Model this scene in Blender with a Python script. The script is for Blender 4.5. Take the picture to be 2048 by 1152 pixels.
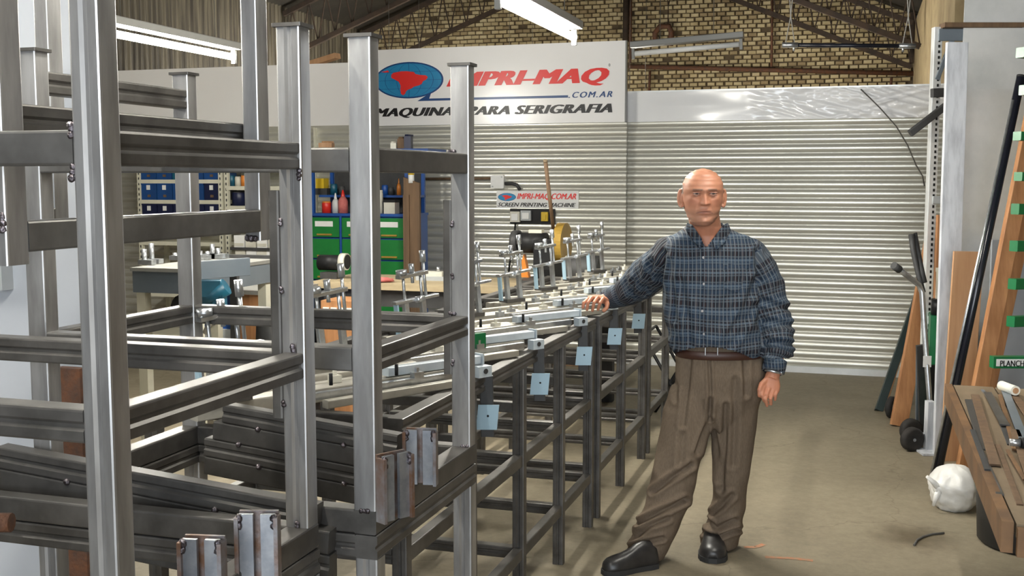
import bpy, bmesh, math, random
from mathutils import Vector, Matrix, noise
random.seed(7)
for o in list(bpy.data.objects): bpy.data.objects.remove(o)
SC = bpy.context.scene
COL = SC.collection
# ------------------------------------------------------------------ camera
FPX, HOR, CAMH, YAW = 2200.0, 360.0, 1.65, math.radians(17.5)
PIT = math.atan((576 - HOR) / FPX)
cam_d = bpy.data.cameras.new('camera'); cam = bpy.data.objects.new('camera', cam_d); COL.objects.link(cam)
cam_d.sensor_width = 36; cam_d.lens = 36 * FPX / 2048; cam_d.clip_start = .05; cam_d.clip_end = 200
cam.location = (0, 0, CAMH); cam.rotation_euler = (math.pi / 2 - PIT, 0, YAW)
SC.camera = cam
# ------------------------------------------------------------------ world, exposure
SC.view_settings.view_transform = 'Standard'; SC.view_settings.look = 'None'
SC.view_settings.exposure = 0.9; SC.view_settings.gamma = 1.0; SC.view_settings.use_curve_mapping = False
W = bpy.data.worlds.new('world'); SC.world = W; W.use_nodes = True
W.node_tree.nodes['Background'].inputs[0].default_value = (.80, .84, .92, 1)
W.node_tree.nodes['Background'].inputs[1].default_value = .06
# daylight through the open gate behind the photographer
ld = bpy.data.lights.new('gate_daylight', 'AREA'); ld.shape = 'RECTANGLE'; ld.size = 5.0; ld.size_y = 3.2
ld.energy = 250; ld.color = (.86, .93, 1.0)
lo = bpy.data.objects.new('gate_daylight', ld); COL.objects.link(lo)
lo.location = (1.2, -4.5, 2.0); lo.rotation_euler = (math.radians(90), 0, 0)
TUBE_POWER = 235.0
# ------------------------------------------------------------------ picture -> place
RV = Vector((math.cos(YAW), math.sin(YAW), 0)); GV = Vector((-math.sin(YAW), math.cos(YAW), 0)); UP = Vector((0, 0, 1))
FW = GV * math.cos(PIT) - UP * math.sin(PIT); UC = GV * math.sin(PIT) + UP * math.cos(PIT)
EYE = Vector((0, 0, CAMH))
def ray(x, y): return RV * ((x - 1024) / FPX) + UC * ((576 - y) / FPX) + FW
def atZ(x, y, z): d = ray(x, y); return EYE + d * (z / d.dot(GV))          # z metres ahead of the camera
def atH(x, y, h): d = ray(x, y); return EYE + d * ((h - CAMH) / d.z)       # at height h
def atY(x, y, Y): d = ray(x, y); return EYE + d * (Y / d.y)                # on a plane across the room
def atX(x, y, X): d = ray(x, y); return EYE + d * (X / d.x)
def CZ(X, Z, h=0): return RV * X + GV * Z + UP * h
# ------------------------------------------------------------------ materials
MATS = {}
def mat(name, c1, c2=None, scale=6.0, metal=0.0, rough=.6, bump=0.0, bscale=None, det=4.0, spec=.5, stretch=None, lo=.35, hi=.65, emit=None, estr=0, rvar=0.0):
    m = bpy.data.materials.new(name); m.use_nodes = True; nt = m.node_tree; b = nt.nodes['Principled BSDF']
    b.inputs['Metallic'].default_value = metal; b.inputs['Roughness'].default_value = rough
    b.inputs['Specular IOR Level'].default_value = spec
    b.inputs['Base Color'].default_value = (*c1, 1)
    if emit: b.inputs['Emission Color'].default_value = (*emit, 1); b.inputs['Emission Strength'].default_value = estr
    if c2 or bump:
        tc = nt.nodes.new('ShaderNodeTexCoord'); mp = nt.nodes.new('ShaderNodeMapping'); nt.links.new(tc.outputs['Object'], mp.inputs[0])
        if stretch: mp.inputs['Scale'].default_value = stretch
        n = nt.nodes.new('ShaderNodeTexNoise'); n.inputs['Scale'].default_value = scale; n.inputs['Detail'].default_value = det
        n.inputs['Roughness'].default_value = .62
        nt.links.new(mp.outputs[0], n.inputs['Vector'])
        if c2:
            r = nt.nodes.new('ShaderNodeValToRGB'); r.color_ramp.elements[0].position = lo; r.color_ramp.elements[1].position = hi
            r.color_ramp.elements[0].color = (*c1, 1); r.color_ramp.elements[1].color = (*c2, 1)
            nt.links.new(n.outputs[0], r.inputs[0]); nt.links.new(r.outputs[0], b.inputs['Base Color'])
        if rvar:
            mr = nt.nodes.new('ShaderNodeMapRange'); mr.inputs[3].default_value = rough - rvar; mr.inputs[4].default_value = rough + rvar
            nt.links.new(n.outputs[0], mr.inputs[0]); nt.links.new(mr.outputs[0], b.inputs['Roughness'])
        if bump:
            n2 = nt.nodes.new('ShaderNodeTexNoise'); n2.inputs['Scale'].default_value = bscale or scale * 3; n2.inputs['Detail'].default_value = 5
            nt.links.new(mp.outputs[0], n2.inputs['Vector'])
            bp = nt.nodes.new('ShaderNodeBump'); bp.inputs['Strength'].default_value = bump; bp.inputs['Distance'].default_value = .01
            nt.links.new(n2.outputs[0], bp.inputs['Height']); nt.links.new(bp.outputs[0], b.inputs['Normal'])
    MATS[name] = m; return m
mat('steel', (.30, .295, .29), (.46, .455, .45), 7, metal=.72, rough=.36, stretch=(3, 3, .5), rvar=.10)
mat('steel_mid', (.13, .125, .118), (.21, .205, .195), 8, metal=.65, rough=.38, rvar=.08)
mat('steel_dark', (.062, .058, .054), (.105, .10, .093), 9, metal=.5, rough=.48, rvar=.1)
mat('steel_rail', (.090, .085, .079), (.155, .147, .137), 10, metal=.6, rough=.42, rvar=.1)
mat('weld', (.09, .075, .08), (.22, .20, .22), 60, metal=.9, rough=.3, bump=.6, bscale=120)
mat('rusty', (.16, .085, .05), (.25, .26, .28), 14, metal=.5, rough=.5, bump=.2)
mat('rust', (.16, .065, .03), (.09, .05, .035), 25, metal=.1, rough=.8, bump=.3)
mat('zinc', (.62, .64, .66), (.45, .47, .49), 20, metal=.85, rough=.3)
mat('zinc_pale', (.60, .66, .70), (.50, .57, .62), 12, metal=.25, rough=.4)
mat('pale_alu', (.50, .475, .41), (.36, .34, .29), 9, metal=.45, rough=.42)
mat('blue_plate', (.36, .52, .62), (.33, .48, .58), 8, rough=.35)
mat('galv', (.82, .81, .73), (.68, .67, .60), 1.6, metal=.62, rough=.33, det=6, stretch=(.6, 1, 2), rvar=.08)
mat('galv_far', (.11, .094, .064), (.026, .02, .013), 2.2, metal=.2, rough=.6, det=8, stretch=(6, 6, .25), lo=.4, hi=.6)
mat('galv_sheet', (.66, .68, .68), (.80, .81, .81), 3, metal=.35, rough=.34, det=6, rvar=.08)
mat('vinyl', (.90, .885, .87), (.87, .85, .83), 1.2, rough=.22, spec=.6)
mat('vinyl_fold', (.88, .88, .88), (.84, .84, .85), 2, rough=.16, spec=.7)
mat('red_ink', (.80, .035, .03), rough=.3); mat('black_ink', (.012, .011, .012), rough=.35)
mat('navy_ink', (.012, .06, .20), rough=.3); mat('sky_ink', (.02, .22, .45), (.03, .27, .50), 4, rough=.3)
mat('white_wall', (.52, .545, .585), (.47, .495, .535), 1.1, rough=.55, bump=.25, bscale=5, det=6)
mat('brick', (.54, .45, .27), (.42, .335, .185), 3, rough=.9, bump=.5, bscale=40)
mat('brick_b', (.62, .53, .335), (.50, .405, .235), 3, rough=.9, bump=.5, bscale=40)
mat('brick_c', (.38, .295, .165), (.25, .185, .10), 3, rough=.9, bump=.5, bscale=40)
mat('mortar', (.13, .095, .055), (.075, .055, .032), 3, rough=.95)
mat('roof', (.034, .028, .02), (.018, .015, .011), 2, rough=.9)
mat('truss', (.03, .021, .016), (.055, .034, .022), 8, rough=.85)
mat('lamp_body', (.22, .22, .21), rough=.45)
mat('lamp_glow', (1, 1, 1), emit=(1.0, .965, .87), estr=TUBE_POWER)
mat('lamp_glow_near', (1, 1, 1), emit=(1.0, .965, .87), estr=TUBE_POWER * .5)  # weaker glow for the added near lamps, keeps floor and man darker
mat('wood', (.48, .235, .10), (.34, .15, .06), 3, rough=.55, stretch=(9, 9, .6), det=7)
mat('wood_pale', (.56, .33, .18), (.44, .24, .12), 3, rough=.6, stretch=(9, 9, .6), det=7)
mat('wood_old', (.21, .155, .095), (.125, .088, .05), 3, rough=.75, stretch=(2, .7, 5), det=8, bump=.2)
mat('wood_edge', (.20, .105, .042), (.11, .058, .025), 6, rough=.65, det=7)
mat('board_white', (.62, .64, .68), (.36, .375, .41), 6, rough=.6, stretch=(3, 3, .5), det=10, lo=.42, hi=.7)
mat('plank_brown', (.16, .095, .05), (.10, .06, .032), 4, rough=.75, stretch=(6, 6, .5))
mat('black', (.010, .010, .011), (.016, .016, .016), 6, rough=.5, spec=.25)
mat('black_gloss', (.012, .013, .02), rough=.22)
mat('rubber', (.018, .017, .016), (.035, .03, .027), 15, rough=.8)
mat('charcoal', (.05, .05, .05), (.03, .03, .03), 8, rough=.6)
mat('green', (.004, .15, .045), (.003, .11, .035), 4, rough=.35)
mat('green_cab', (.01, .19, .035), (.008, .145, .028), 3, rough=.4)
mat('blue_cab', (.012, .075, .30), (.01, .055, .23), 3, rough=.4)
mat('blue_bin', (.012, .07, .24), (.01, .05, .17), 4, rough=.4)
mat('navy_bin', (.008, .012, .045), rough=.4)
mat('teal', (.01, .10, .16), (.006, .06, .10), 8, rough=.35)
mat('cream', (.66, .64, .52), (.58, .56, .45), 4, rough=.5)
mat('grey_paint', (.42, .44, .45), (.36, .38, .39), 4, rough=.4)
mat('greyblue', (.14, .165, .19), (.115, .14, .165), 4, rough=.35)
mat('white', (.78, .78, .76), (.70, .70, .68), 5, rough=.5)
mat('offwhite', (.62, .60, .52), (.52, .50, .42), 5, rough=.6)
mat('yellow', (.62, .42, .02), rough=.4); mat('saw_yellow', (.42, .265, .05), (.32, .195, .035), 6, metal=.2, rough=.4)
mat('red', (.60, .025, .015), rough=.35); mat('orange', (.60, .20, .03), rough=.4); mat('pink', (.55, .16, .14), (.42, .1, .09), 20, rough=.8)
mat('bag', (.80, .79, .76), (.70, .69, .66), 6, rough=.32, bump=.6, bscale=14, spec=.6)
mat('clear_plastic', (.55, .56, .56), rough=.2); mat('paper', (.80, .78, .68), rough=.7)
mat('grey_wall', (.34, .36, .39), (.29, .31, .34), 2, rough=.7)
mat('wire', (.35, .34, .31), rough=.5); mat('dark_wire', (.10, .095, .085), rough=.6)
mat('leather', (.016, .015, .015), (.03, .028, .027), 20, rough=.38); mat('belt', (.055, .022, .014), rough=.45); mat('sole', (.02, .02, .02), rough=.7)
M = MATS
def floor_mat():
    m = bpy.data.materials.new('concrete'); m.use_nodes = True; nt = m.node_tree; b = nt.nodes['Principled BSDF']; L = nt.links.new
    tc = nt.nodes.new('ShaderNodeTexCoord')
    def nz(s, d=6, r=.6):
        n = nt.nodes.new('ShaderNodeTexNoise'); n.inputs['Scale'].default_value = s; n.inputs['Detail'].default_value = d; n.inputs['Roughness'].default_value = r
        L(tc.outputs['Object'], n.inputs['Vector']); return n
    def ramp(src, p0, c0, p1, c1):
        r = nt.nodes.new('ShaderNodeValToRGB'); r.color_ramp.elements[0].position = p0; r.color_ramp.elements[1].position = p1
        r.color_ramp.elements[0].color = (*c0, 1); r.color_ramp.elements[1].color = (*c1, 1); L(src, r.inputs[0]); return r
    def mul(a, bb, f=1.0):
        x = nt.nodes.new('ShaderNodeMix'); x.data_type = 'RGBA'; x.blend_type = 'MULTIPLY'; x.inputs[0].default_value = f
        L(a, x.inputs[6]); L(bb, x.inputs[7]); return x.outputs[2]
    base = ramp(nz(1.1, 8, .65).outputs[0], .3, (.185, .155, .105), .72, (.29, .248, .172))
    fine = ramp(nz(26, 6, .7).outputs[0], .25, (.78, .77, .76), .7, (1.08, 1.08, 1.08))
    col = mul(base.outputs[0], fine.outputs[0])
    # oil stain on the open floor
    st = atH(1830, 1075, 0)
    ge = nt.nodes.new('ShaderNodeNewGeometry'); vm = nt.nodes.new('ShaderNodeVectorMath'); vm.operation = 'SUBTRACT'; L(ge.outputs['Position'], vm.inputs[0]); vm.inputs[1].default_value = (st.x, st.y, 0)
    nn = nz(9, 4); dv = nt.nodes.new('ShaderNodeVectorMath'); dv.operation = 'LENGTH'; L(vm.outputs[0], dv.inputs[0])
    ad = nt.nodes.new('ShaderNodeMath'); ad.operation = 'MULTIPLY_ADD'; L(nn.outputs[0], ad.inputs[0]); ad.inputs[1].default_value = .22; L(dv.outputs[1], ad.inputs[2])
    col = mul(col, ramp(ad.outputs[0], .16, (.50, .46, .40), .34, (1, 1, 1)).outputs[0])
    # hairline cracks
    w = nt.nodes.new('ShaderNodeTexVoronoi'); w.feature = 'DISTANCE_TO_EDGE'; w.inputs['Scale'].default_value = .55
    dn = nz(3, 4); mx = nt.nodes.new('ShaderNodeVectorMath'); mx.operation = 'MULTIPLY_ADD'; L(dn.outputs[1], mx.inputs[0]); mx.inputs[1].default_value = (.35, .35, 0); L(tc.outputs['Object'], mx.inputs[2])
    L(mx.outputs[0], w.inputs['Vector'])
    col = mul(col, ramp(w.outputs[0], .0005, (.78, .76, .74), .004, (1, 1, 1)).outputs[0])
    L(col, b.inputs['Base Color']); b.inputs['Roughness'].default_value = .62
    bp = nt.nodes.new('ShaderNodeBump'); bp.inputs['Strength'].default_value = .15; bp.inputs['Distance'].default_value = .005
    L(nz(40).outputs[0], bp.inputs['Height']); L(bp.outputs[0], b.inputs['Normal'])
    MATS['concrete'] = m
floor_mat()
# ------------------------------------------------------------------ mesh helpers
ORG = {}
def tag(o, label=None, cat=None, group=None, kind=None):
    if label: o['label'] = label
    if cat: o['category'] = cat
    if group: o['group'] = group
    if kind: o['kind'] = kind
    return o
def thing(name, label, cat, loc, group=None, kind=None):
    o = bpy.data.objects.new(name, None); COL.objects.link(o); o.empty_display_size = .05
    o.location = loc; ORG[o.name] = Vector(loc); return tag(o, label, cat, group, kind)
def link_mesh(name, me, m, parent, org):
    o = bpy.data.objects.new(name, me); COL.objects.link(o)
    me.materials.append(M[m] if isinstance(m, str) else m)
    if parent is not None: o.parent = parent
    else: o.location = org
    ORG[o.name] = Vector(org); return o
class MB:
    def __init__(s): s.v = []; s.f = []; s.sm = []
    def add(s, vs, fs, smooth=False):
        n = len(s.v); s.v += [Vector(v) for v in vs]; s.f += [tuple(i + n for i in f) for f in fs]; s.sm += [smooth] * len(fs); return s
    def obox(s, c, ax, ay, az):                         # half-axis vectors
        c = Vector(c); ax = Vector(ax); ay = Vector(ay); az = Vector(az)
        vs = [c + ax * i + ay * j + az * k for k in (-1, 1) for j in (-1, 1) for i in (-1, 1)]
        return s.add(vs, [(0, 2, 3, 1), (4, 5, 7, 6), (0, 1, 5, 4), (2, 6, 7, 3), (0, 4, 6, 2), (1, 3, 7, 5)])
    def box(s, c, sx, sy, sz, rz=0):
        a, b = math.cos(rz), math.sin(rz)
        return s.obox(c, (a * sx / 2, b * sx / 2, 0), (-b * sy / 2, a * sy / 2, 0), (0, 0, sz / 2))
    def bb(s, x0, x1, y0, y1, z0, z1): return s.box(((x0 + x1) / 2, (y0 + y1) / 2, (z0 + z1) / 2), x1 - x0, y1 - y0, z1 - z0)
    def prism(s, poly, o, eu, ev, en, smooth=False):     # poly in (u,v) at o, extruded by vector en
        o = Vector(o); eu = Vector(eu); ev = Vector(ev); en = Vector(en); n = len(poly)
        vs = [o + eu * u + ev * v for u, v in poly]; vs += [p + en for p in vs]
        s.add(vs, [(i, (i + 1) % n, n + (i + 1) % n, n + i) for i in range(n)], smooth)
        m = len(s.v) - 2 * n
        s.f += [tuple(m + i for i in reversed(range(n))), tuple(m + n + i for i in range(n))]; s.sm += [False, False]
        return s
    def beam(s, p0, p1, w, h, side=None, groove='', r=.004, cap=True):
        p0 = Vector(p0); p1 = Vector(p1); d = (p1 - p0).normalized()
        if side is None: side = d.cross(UP); side = Vector((1, 0, 0)) if side.length < .05 else side
        side = Vector(side); side = (side - d * side.dot(d)).normalized(); v = side.cross(d).normalized()
        return s.prism(profile(w, h, r, groove), p0, side, v, p1 - p0)
    def cyl(s, p0, p1, r, r2=None, n=14, cap=True):
        p0 = Vector(p0); p1 = Vector(p1); r2 = r if r2 is None else r2; d = (p1 - p0).normalized()
        a = d.cross(UP); a = Vector((1, 0, 0)) if a.length < .05 else a.normalized(); b = d.cross(a).normalized()
        cs = [(math.cos(2 * math.pi * i / n), math.sin(2 * math.pi * i / n)) for i in range(n)]
        vs = [p0 + (a * c + b * t) * r for c, t in cs] + [p1 + (a * c + b * t) * r2 for c, t in cs]
        s.add(vs, [((i + 1) % n, i, n + i, n + (i + 1) % n) for i in range(n)], True)
        if cap:
            m = len(s.v) - 2 * n; s.f += [tuple(m + i for i in range(n)), tuple(m + n + i for i in reversed(range(n)))]; s.sm += [False, False]
        return s
    def lathe(s, c, prof, n=20, axis=UP, a=None):        # prof: (radius, along)
        c = Vector(c); d = Vector(axis).normalized(); a = d.cross(UP) if a is None else Vector(a)
        a = Vector((1, 0, 0)) if a.length < .05 else a.normalized(); b = d.cross(a).normalized(); vs = []
        for r, t in prof:
            vs += [c + d * t + (a * math.cos(2 * math.pi * i / n) + b * math.sin(2 * math.pi * i / n)) * r for i in range(n)]
        fs = [(k * n + i, k * n + (i + 1) % n, (k + 1) * n + (i + 1) % n, (k + 1) * n + i) for k in range(len(prof) - 1) for i in range(n)]
        return s.add(vs, fs, True)
    def tube(s, pts, r, n=8, radii=None):
        pts = [Vector(p) for p in pts]; vs = []; a = None
        for i, p in enumerate(pts):
            d = (pts[min(i + 1, len(pts) - 1)] - pts[max(i - 1, 0)]).normalized()
            if a is None: a = d.cross(UP); a = Vector((1, 0, 0)) if a.length < .05 else a
            a = (a - d * a.dot(d)).normalized(); b = d.cross(a); rr = radii[i] if radii else r
            vs += [p + (a * math.cos(2 * math.pi * k / n) + b * math.sin(2 * math.pi * k / n)) * rr for k in range(n)]
        fs = [(j * n + k, j * n + (k + 1) % n, (j + 1) * n + (k + 1) % n, (j + 1) * n + k) for j in range(len(pts) - 1) for k in range(n)]
        s.add(vs, fs, True); m = len(s.v) - len(vs); l = len(s.v) - n
        s.f += [tuple(m + i for i in reversed(range(n))), tuple(l + i for i in range(n))]; s.sm += [False, False]
        return s
    def blob(s, c, rx, ry, rz, n=10, m=7, jit=0.0):
        c = Vector(c); vs = [c + Vector((0, 0, rz))]
        for j in range(1, m):
            t = math.pi * j / m
            for i in range(n):
                p = 2 * math.pi * i / n; k = 1 + random.uniform(-jit, jit)
                vs.append(c + Vector((rx * math.sin(t) * math.cos(p), ry * math.sin(t) * math.sin(p), rz * math.cos(t))) * 1.0 * 1 if not jit else c + Vector((rx * math.sin(t) * math.cos(p) * k, ry * math.sin(t) * math.sin(p) * k, rz * math.cos(t) * k)))
        vs.append(c - Vector((0, 0, rz))); L = len(vs) - 1
        fs = [(0, 1 + i, 1 + (i + 1) % n) for i in range(n)]
        for j in range(m - 2): fs += [(1 + j * n + i, 1 + (j + 1) * n + i, 1 + (j + 1) * n + (i + 1) % n, 1 + j * n + (i + 1) % n) for i in range(n)]
        fs += [(L, 1 + (m - 2) * n + (i + 1) % n, 1 + (m - 2) * n + i) for i in range(n)]
        return s.add(vs, fs, True)
    def build(s, name, m, parent=None, label=None, cat=None, group=None, kind=None):
        if parent is not None: org = ORG[parent.name]
        else:
            n = len(s.v); org = Vector((sum(v.x for v in s.v) / n, sum(v.y for v in s.v) / n, min(v.z for v in s.v)))
        me = bpy.data.meshes.new(name); me.from_pydata([v - org for v in s.v], [], s.f)
        me.polygons.foreach_set('use_smooth', s.sm); me.update()
        o = link_mesh(name, me, m, parent, org); return tag(o, label, cat, group, kind)
def profile(w, h, r=.004, groove='', gw=.0075, gd=.0045):
    P = []; hw, hh = w / 2, h / 2; r = min(r, hw * .45, hh * .45)
    def corner(cx, cy, a0):
        for k in range(3):
            a = a0 + math.pi / 4 * k; P.append((cx + r * math.cos(a), cy + r * math.sin(a)))
    def gr(ax, sgn, pos):
        # notch halfway along a side
        seq = [(-gw, 0), (-gw * .35, gd), (gw * .35, gd), (gw, 0)]
        for t, dpt in seq:
            if ax == 'r': P.append((hw - dpt, t + pos))
            if ax == 'l': P.append((-hw + dpt, -t + pos))
            if ax == 't': P.append((-t + pos, hh - dpt))
            if ax == 'b': P.append((t + pos, -hh + dpt))
    if 'r' in groove: pass
    corner(hw - r, -hh + r, -math.pi / 2)
    if 'r' in groove: gr('r', 1, 0)
    corner(hw - r, hh - r, 0)
    if 't' in groove: gr('t', 1, 0)
    corner(-hw + r, hh - r, math.pi / 2)
    if 'l' in groove: gr('l', 1, 0)
    corner(-hw + r, -hh + r, math.pi)
    if 'b' in groove: gr('b', 1, 0)
    return P
def quick(name, m, fn, **k): mb = MB(); fn(mb); return mb.build(name, m, **k)
def text_mesh(mb_name, txt, m, parent, x0, x1, z0, z1, Y, shear=.25, bold=.0, space=1.0, flip=False, ex=None, ez=None, org=None):
    cu = bpy.data.curves.new(mb_name, 'FONT'); cu.body = txt; cu.shear = shear; cu.space_character = space; cu.resolution_u = 3
    to = bpy.data.objects.new('tmp', cu); COL.objects.link(to); dg = bpy.context.evaluated_depsgraph_get()
    me = bpy.data.meshes.new_from_object(to.evaluated_get(dg)); bpy.data.objects.remove(to); bpy.data.curves.remove(cu)
    xs = [v.co.x for v in me.vertices]; ys = [v.co.y for v in me.vertices]; a, b, c, d = min(xs), max(xs), min(ys), max(ys)
    o = ORG[parent.name]; mb = MB(); fs = [tuple(p.vertices) for p in me.polygons]
    sh = [0] if not bold else [-bold, -bold / 2, 0, bold / 2, bold]
    for k, e in enumerate(sh):
        vs = []
        for v in me.vertices:
            u = (v.co.x + e - a + bold) / (b - a + 2 * bold); w = (v.co.y - c) / (d - c)
            vs.append(Vector((x0 + (x1 - x0) * u, Y - .0003 * k, z0 + (z1 - z0) * w)) if ex is None else org + ex * u + ez * w)
        mb.add(vs, fs)
    bpy.data.meshes.remove(me)
    return mb.build(mb_name, m, parent=parent)
# ================================================================== the setting
YR = atH(1600, 744, 0).y                 # far corrugated wall
YL = YR - .09                            # corrugated wall carrying the sign, a hand's breadth nearer
YB = atZ(1300, 60, 17.6).y               # brick gable
XLW = atY(738, 75, YB).x                 # far left side wall
XRW = atY(1828, 100, YB).x               # far right side wall
quick('floor', 'concrete', lambda b: b.bb(-14, 14, -6, YB + 1, -.1, 0), kind='structure', label='stained bare concrete workshop floor')
# orange chalk marks on the floor
def chalk(pts, w):
    b = MB(); P = [atH(x, y, .0015) for x, y in pts]
    for p, q in zip(P, P[1:]):
        d = (q - p); n = Vector((-d.y, d.x, 0)).normalized() * w
        b.add([p - n, q - n, q + n, p + n], [(0, 1, 2, 3)])
    return b
mat('chalk', (.42, .15, .07), (.26, .20, .13), 45, rough=.9)
chalk([(1488, 1094), (1512, 1094), (1528, 1088)], .013).build('floor_chalk_mark', 'chalk', label='short orange chalk mark on the floor, nearer the man', cat='mark', group='chalk marks')
chalk([(1530, 1114), (1560, 1115), (1590, 1117), (1626, 1121)], .014).build('floor_chalk_mark', 'chalk', label='longer orange chalk streak on the floor', cat='mark', group='chalk marks')
# --- corrugated sheets
def corr_h(x0, x1, z0, z1, Y, pitch=.0762, amp=.021, nx=6, wob=.0):
    b = MB(); n = int((z1 - z0) / pitch * 12); th = .0012
    vs = []
    for j in range(n + 1):
        z = z0 + (z1 - z0) * j / n; y = Y - amp * abs(math.sin(math.pi * (z - z0) / pitch)) ** .75
        for i in range(nx + 1):
            x = x0 + (x1 - x0) * i / nx; vs.append((x, y + wob * noise.noise((x * .8, z * 2.2, 0)), z))
    w = nx + 1; fs = [(j * w + i, j * w + i + 1, (j + 1) * w + i + 1, (j + 1) * w + i) for j in range(n) for i in range(nx)]
    b.add(vs, fs, True); b.add([Vector(v) + Vector((0, .002, 0)) for v in vs], [tuple(reversed(f)) for f in fs], True)
    return b
xe = atY(1253, 400, YL).x
zt_r = atY(1560, 246, YR).z; zt_l = atY(1000, 250, YL).z
wr = thing('wall_rear', 'far corrugated galvanised wall behind the standing man', None, (xe, YR, 0), kind='structure')
seam = atY(1775, 400, YR).x
corr_h(xe - .5, seam, .05, zt_r + .06, YR, nx=30, wob=.0018).build('corrugated_sheet', 'galv', parent=wr)
corr_h(seam - .01, XRW + .4, .05, zt_r + .06, YR - .004, nx=20, wob=.0018).build('corrugated_sheet', 'galv', parent=wr)
quick('bottom_strip', 'galv_sheet', lambda b: b.bb(xe - .5, XRW + .4, YR - .03, YR + .03, 0, .055), parent=wr)
wl = thing('wall_centre', 'nearer corrugated galvanised wall under the big shop sign', None, (xe, YL, 0), kind='structure')
xs = atY(905, 400, YL).x; xl0 = atY(100, 400, YL).x
corr_h(xl0, xs + .03, .05, zt_l + .06, YL, nx=30, wob=.0018).build('corrugated_sheet', 'galv', parent=wl)
corr_h(xs, xe, .05, zt_l + .06, YL - .004, nx=30, wob=.0018).build('corrugated_sheet', 'galv', parent=wl)
quick('top_beam', 'cream', lambda b: b.bb(xl0, atY(742, 200, YL).x, YL + .01, YL + .09, atY(690, 126, YL - .02).z - .06, atY(690, 126, YL - .02).z - .004), parent=wl)
quick('frame_post', 'cream', lambda b: b.bb(atY(628, 300, YL - .04).x, atY(632, 300, YL - .04).x, YL - .05, YL - .012, 0, zt_l), parent=wl)
# --- brick gable: bricks laid one by one where they show
wb = quick('wall_back', 'mortar', lambda b: b.bb(XLW, XRW, YB + .02, YB + .35, 0, 7.5), kind='structure', label='yellow brick gable wall above the corrugated partition')
BW, BH, JT = .124, .0665, .012
cells = []
def inview(p):
    d = p - EYE; z = d.dot(FW); return (1024 + FPX * d.dot(RV) / z, 576 - FPX * d.dot(UC) / z)
z = 3.0
row = 0
while z < 5.25:
    x = XLW + .02 + (BW + JT) / 2 * (row % 2)
    while x < XRW - BW:
        c = Vector((x + BW / 2, YB, z)); px, py = inview(c)
        if -60 < py < 215 and 700 < px < 1990: cells.append((c, px, py))
        x += BW + JT
    z += BH; row += 1
def brick_mesh():
    me = bpy.data.meshes.new('brick'); b = MB(); hx, hz, e = BW / 2, (BH - JT) / 2, .006
    b.add([(-hx, .02, -hz), (hx, .02, -hz), (hx, .02, hz), (-hx, .02, hz), (-hx + e, -.008, -hz + e), (hx - e, -.008, -hz + e), (hx - e, -.008, hz - e), (-hx + e, -.008, hz - e)],
          [(4, 5, 6, 7), (0, 1, 5, 4), (1, 2, 6, 5), (2, 3, 7, 6), (3, 0, 4, 7)])
    return b
vis = [c for c in cells if 0 < c[2] < 182 and c[1] < 1930 and not (c[1] < 1250 and c[2] > 90)]
vis.sort(key=lambda c: (c[0] - EYE).length)
top = set(id(c) for c in vis[:300])
bm_v = brick_mesh(); bms = []
for mname in ('brick', 'brick_b', 'brick_c'):
    me = bpy.data.meshes.new('brick'); me.from_pydata(bm_v.v, [], bm_v.f); me.materials.append(M[mname]); bms.append(me)
rest = [MB(), MB(), MB()]
for c in cells:
    k = random.choices((0, 1, 2), (5, 3, 2))[0]; jx = random.uniform(-.006, .006); jy = random.uniform(-.008, .006); jz = random.uniform(-.004, .004)
    pos = c[0] + Vector((jx, jy, jz)); sx = random.uniform(.9, 1.03)
    if id(c) in top:
        o = bpy.data.objects.new('brick', bms[k]); COL.objects.link(o); o.parent = wb; o.location = pos - ORG[wb.name]; o.scale = (sx, 1, 1)
    else:
        if random.random() < .03: continue
        rest[k].add([(v.x * sx + pos.x, v.y + pos.y, v.z + pos.z) for v in bm_v.v], bm_v.f)
for k, mn in enumerate(('brick', 'brick_b', 'brick_c')):
    rest[k].build('bricks_beyond', mn, parent=wb, kind='stuff')
# --- far left side wall of upright corrugated sheets, right side wall, roof and lattice rafters
b = MB(); n = int((YB - (YL + .3)) / .10 * 8); y0 = YL + .3
for j in range(n + 1):
    y = y0 + (YB - y0) * j / n; x = XLW + .012 * math.sin(2 * math.pi * (y - y0) / .10)
    b.v += [Vector((x, y, 0)), Vector((x, y, 4.4))]
b.f = [(2 * j, 2 * j + 1, 2 * j + 3, 2 * j + 2) for j in range(n)]; b.sm = [True] * n
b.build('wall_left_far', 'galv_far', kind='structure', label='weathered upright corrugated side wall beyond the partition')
quick('wall_right', 'brick_c', lambda b: b.bb(XRW, XRW + .3, YR + .12, YB, 0, 3.95), kind='structure', label='rough brick side wall at the far right')
XNL = xl0 - .03; b = MB(); n = int((YL + .4 + 5) / .10 * 6); y0 = -5.0
for j in range(n + 1):
    y = y0 + (YL + .4 - y0) * j / n; x = XNL + .012 * math.sin(2 * math.pi * (y - y0) / .10)
    b.v += [Vector((x, y, 0)), Vector((x, y, 4.12))]
b.f = [(2 * j, 2 * j + 1, 2 * j + 3, 2 * j + 2) for j in range(n)]; b.sm = [True] * n
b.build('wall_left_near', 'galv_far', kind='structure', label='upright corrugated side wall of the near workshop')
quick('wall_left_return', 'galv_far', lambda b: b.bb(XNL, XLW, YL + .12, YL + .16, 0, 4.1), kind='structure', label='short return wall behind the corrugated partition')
quick('wall_right_near', 'brick_c', lambda b: b.bb(XRW + 3.4, XRW + 3.6, -5.5, YR + .3, 0, 2.6), kind='structure', label='brick side wall of the near workshop')
EAL, EAR, SL = 4.15, 4.0, math.tan(math.radians(21)); XM = (XLW + XRW) / 2; ZM = EAL + (XM - XLW) * SL
b = MB()
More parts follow.
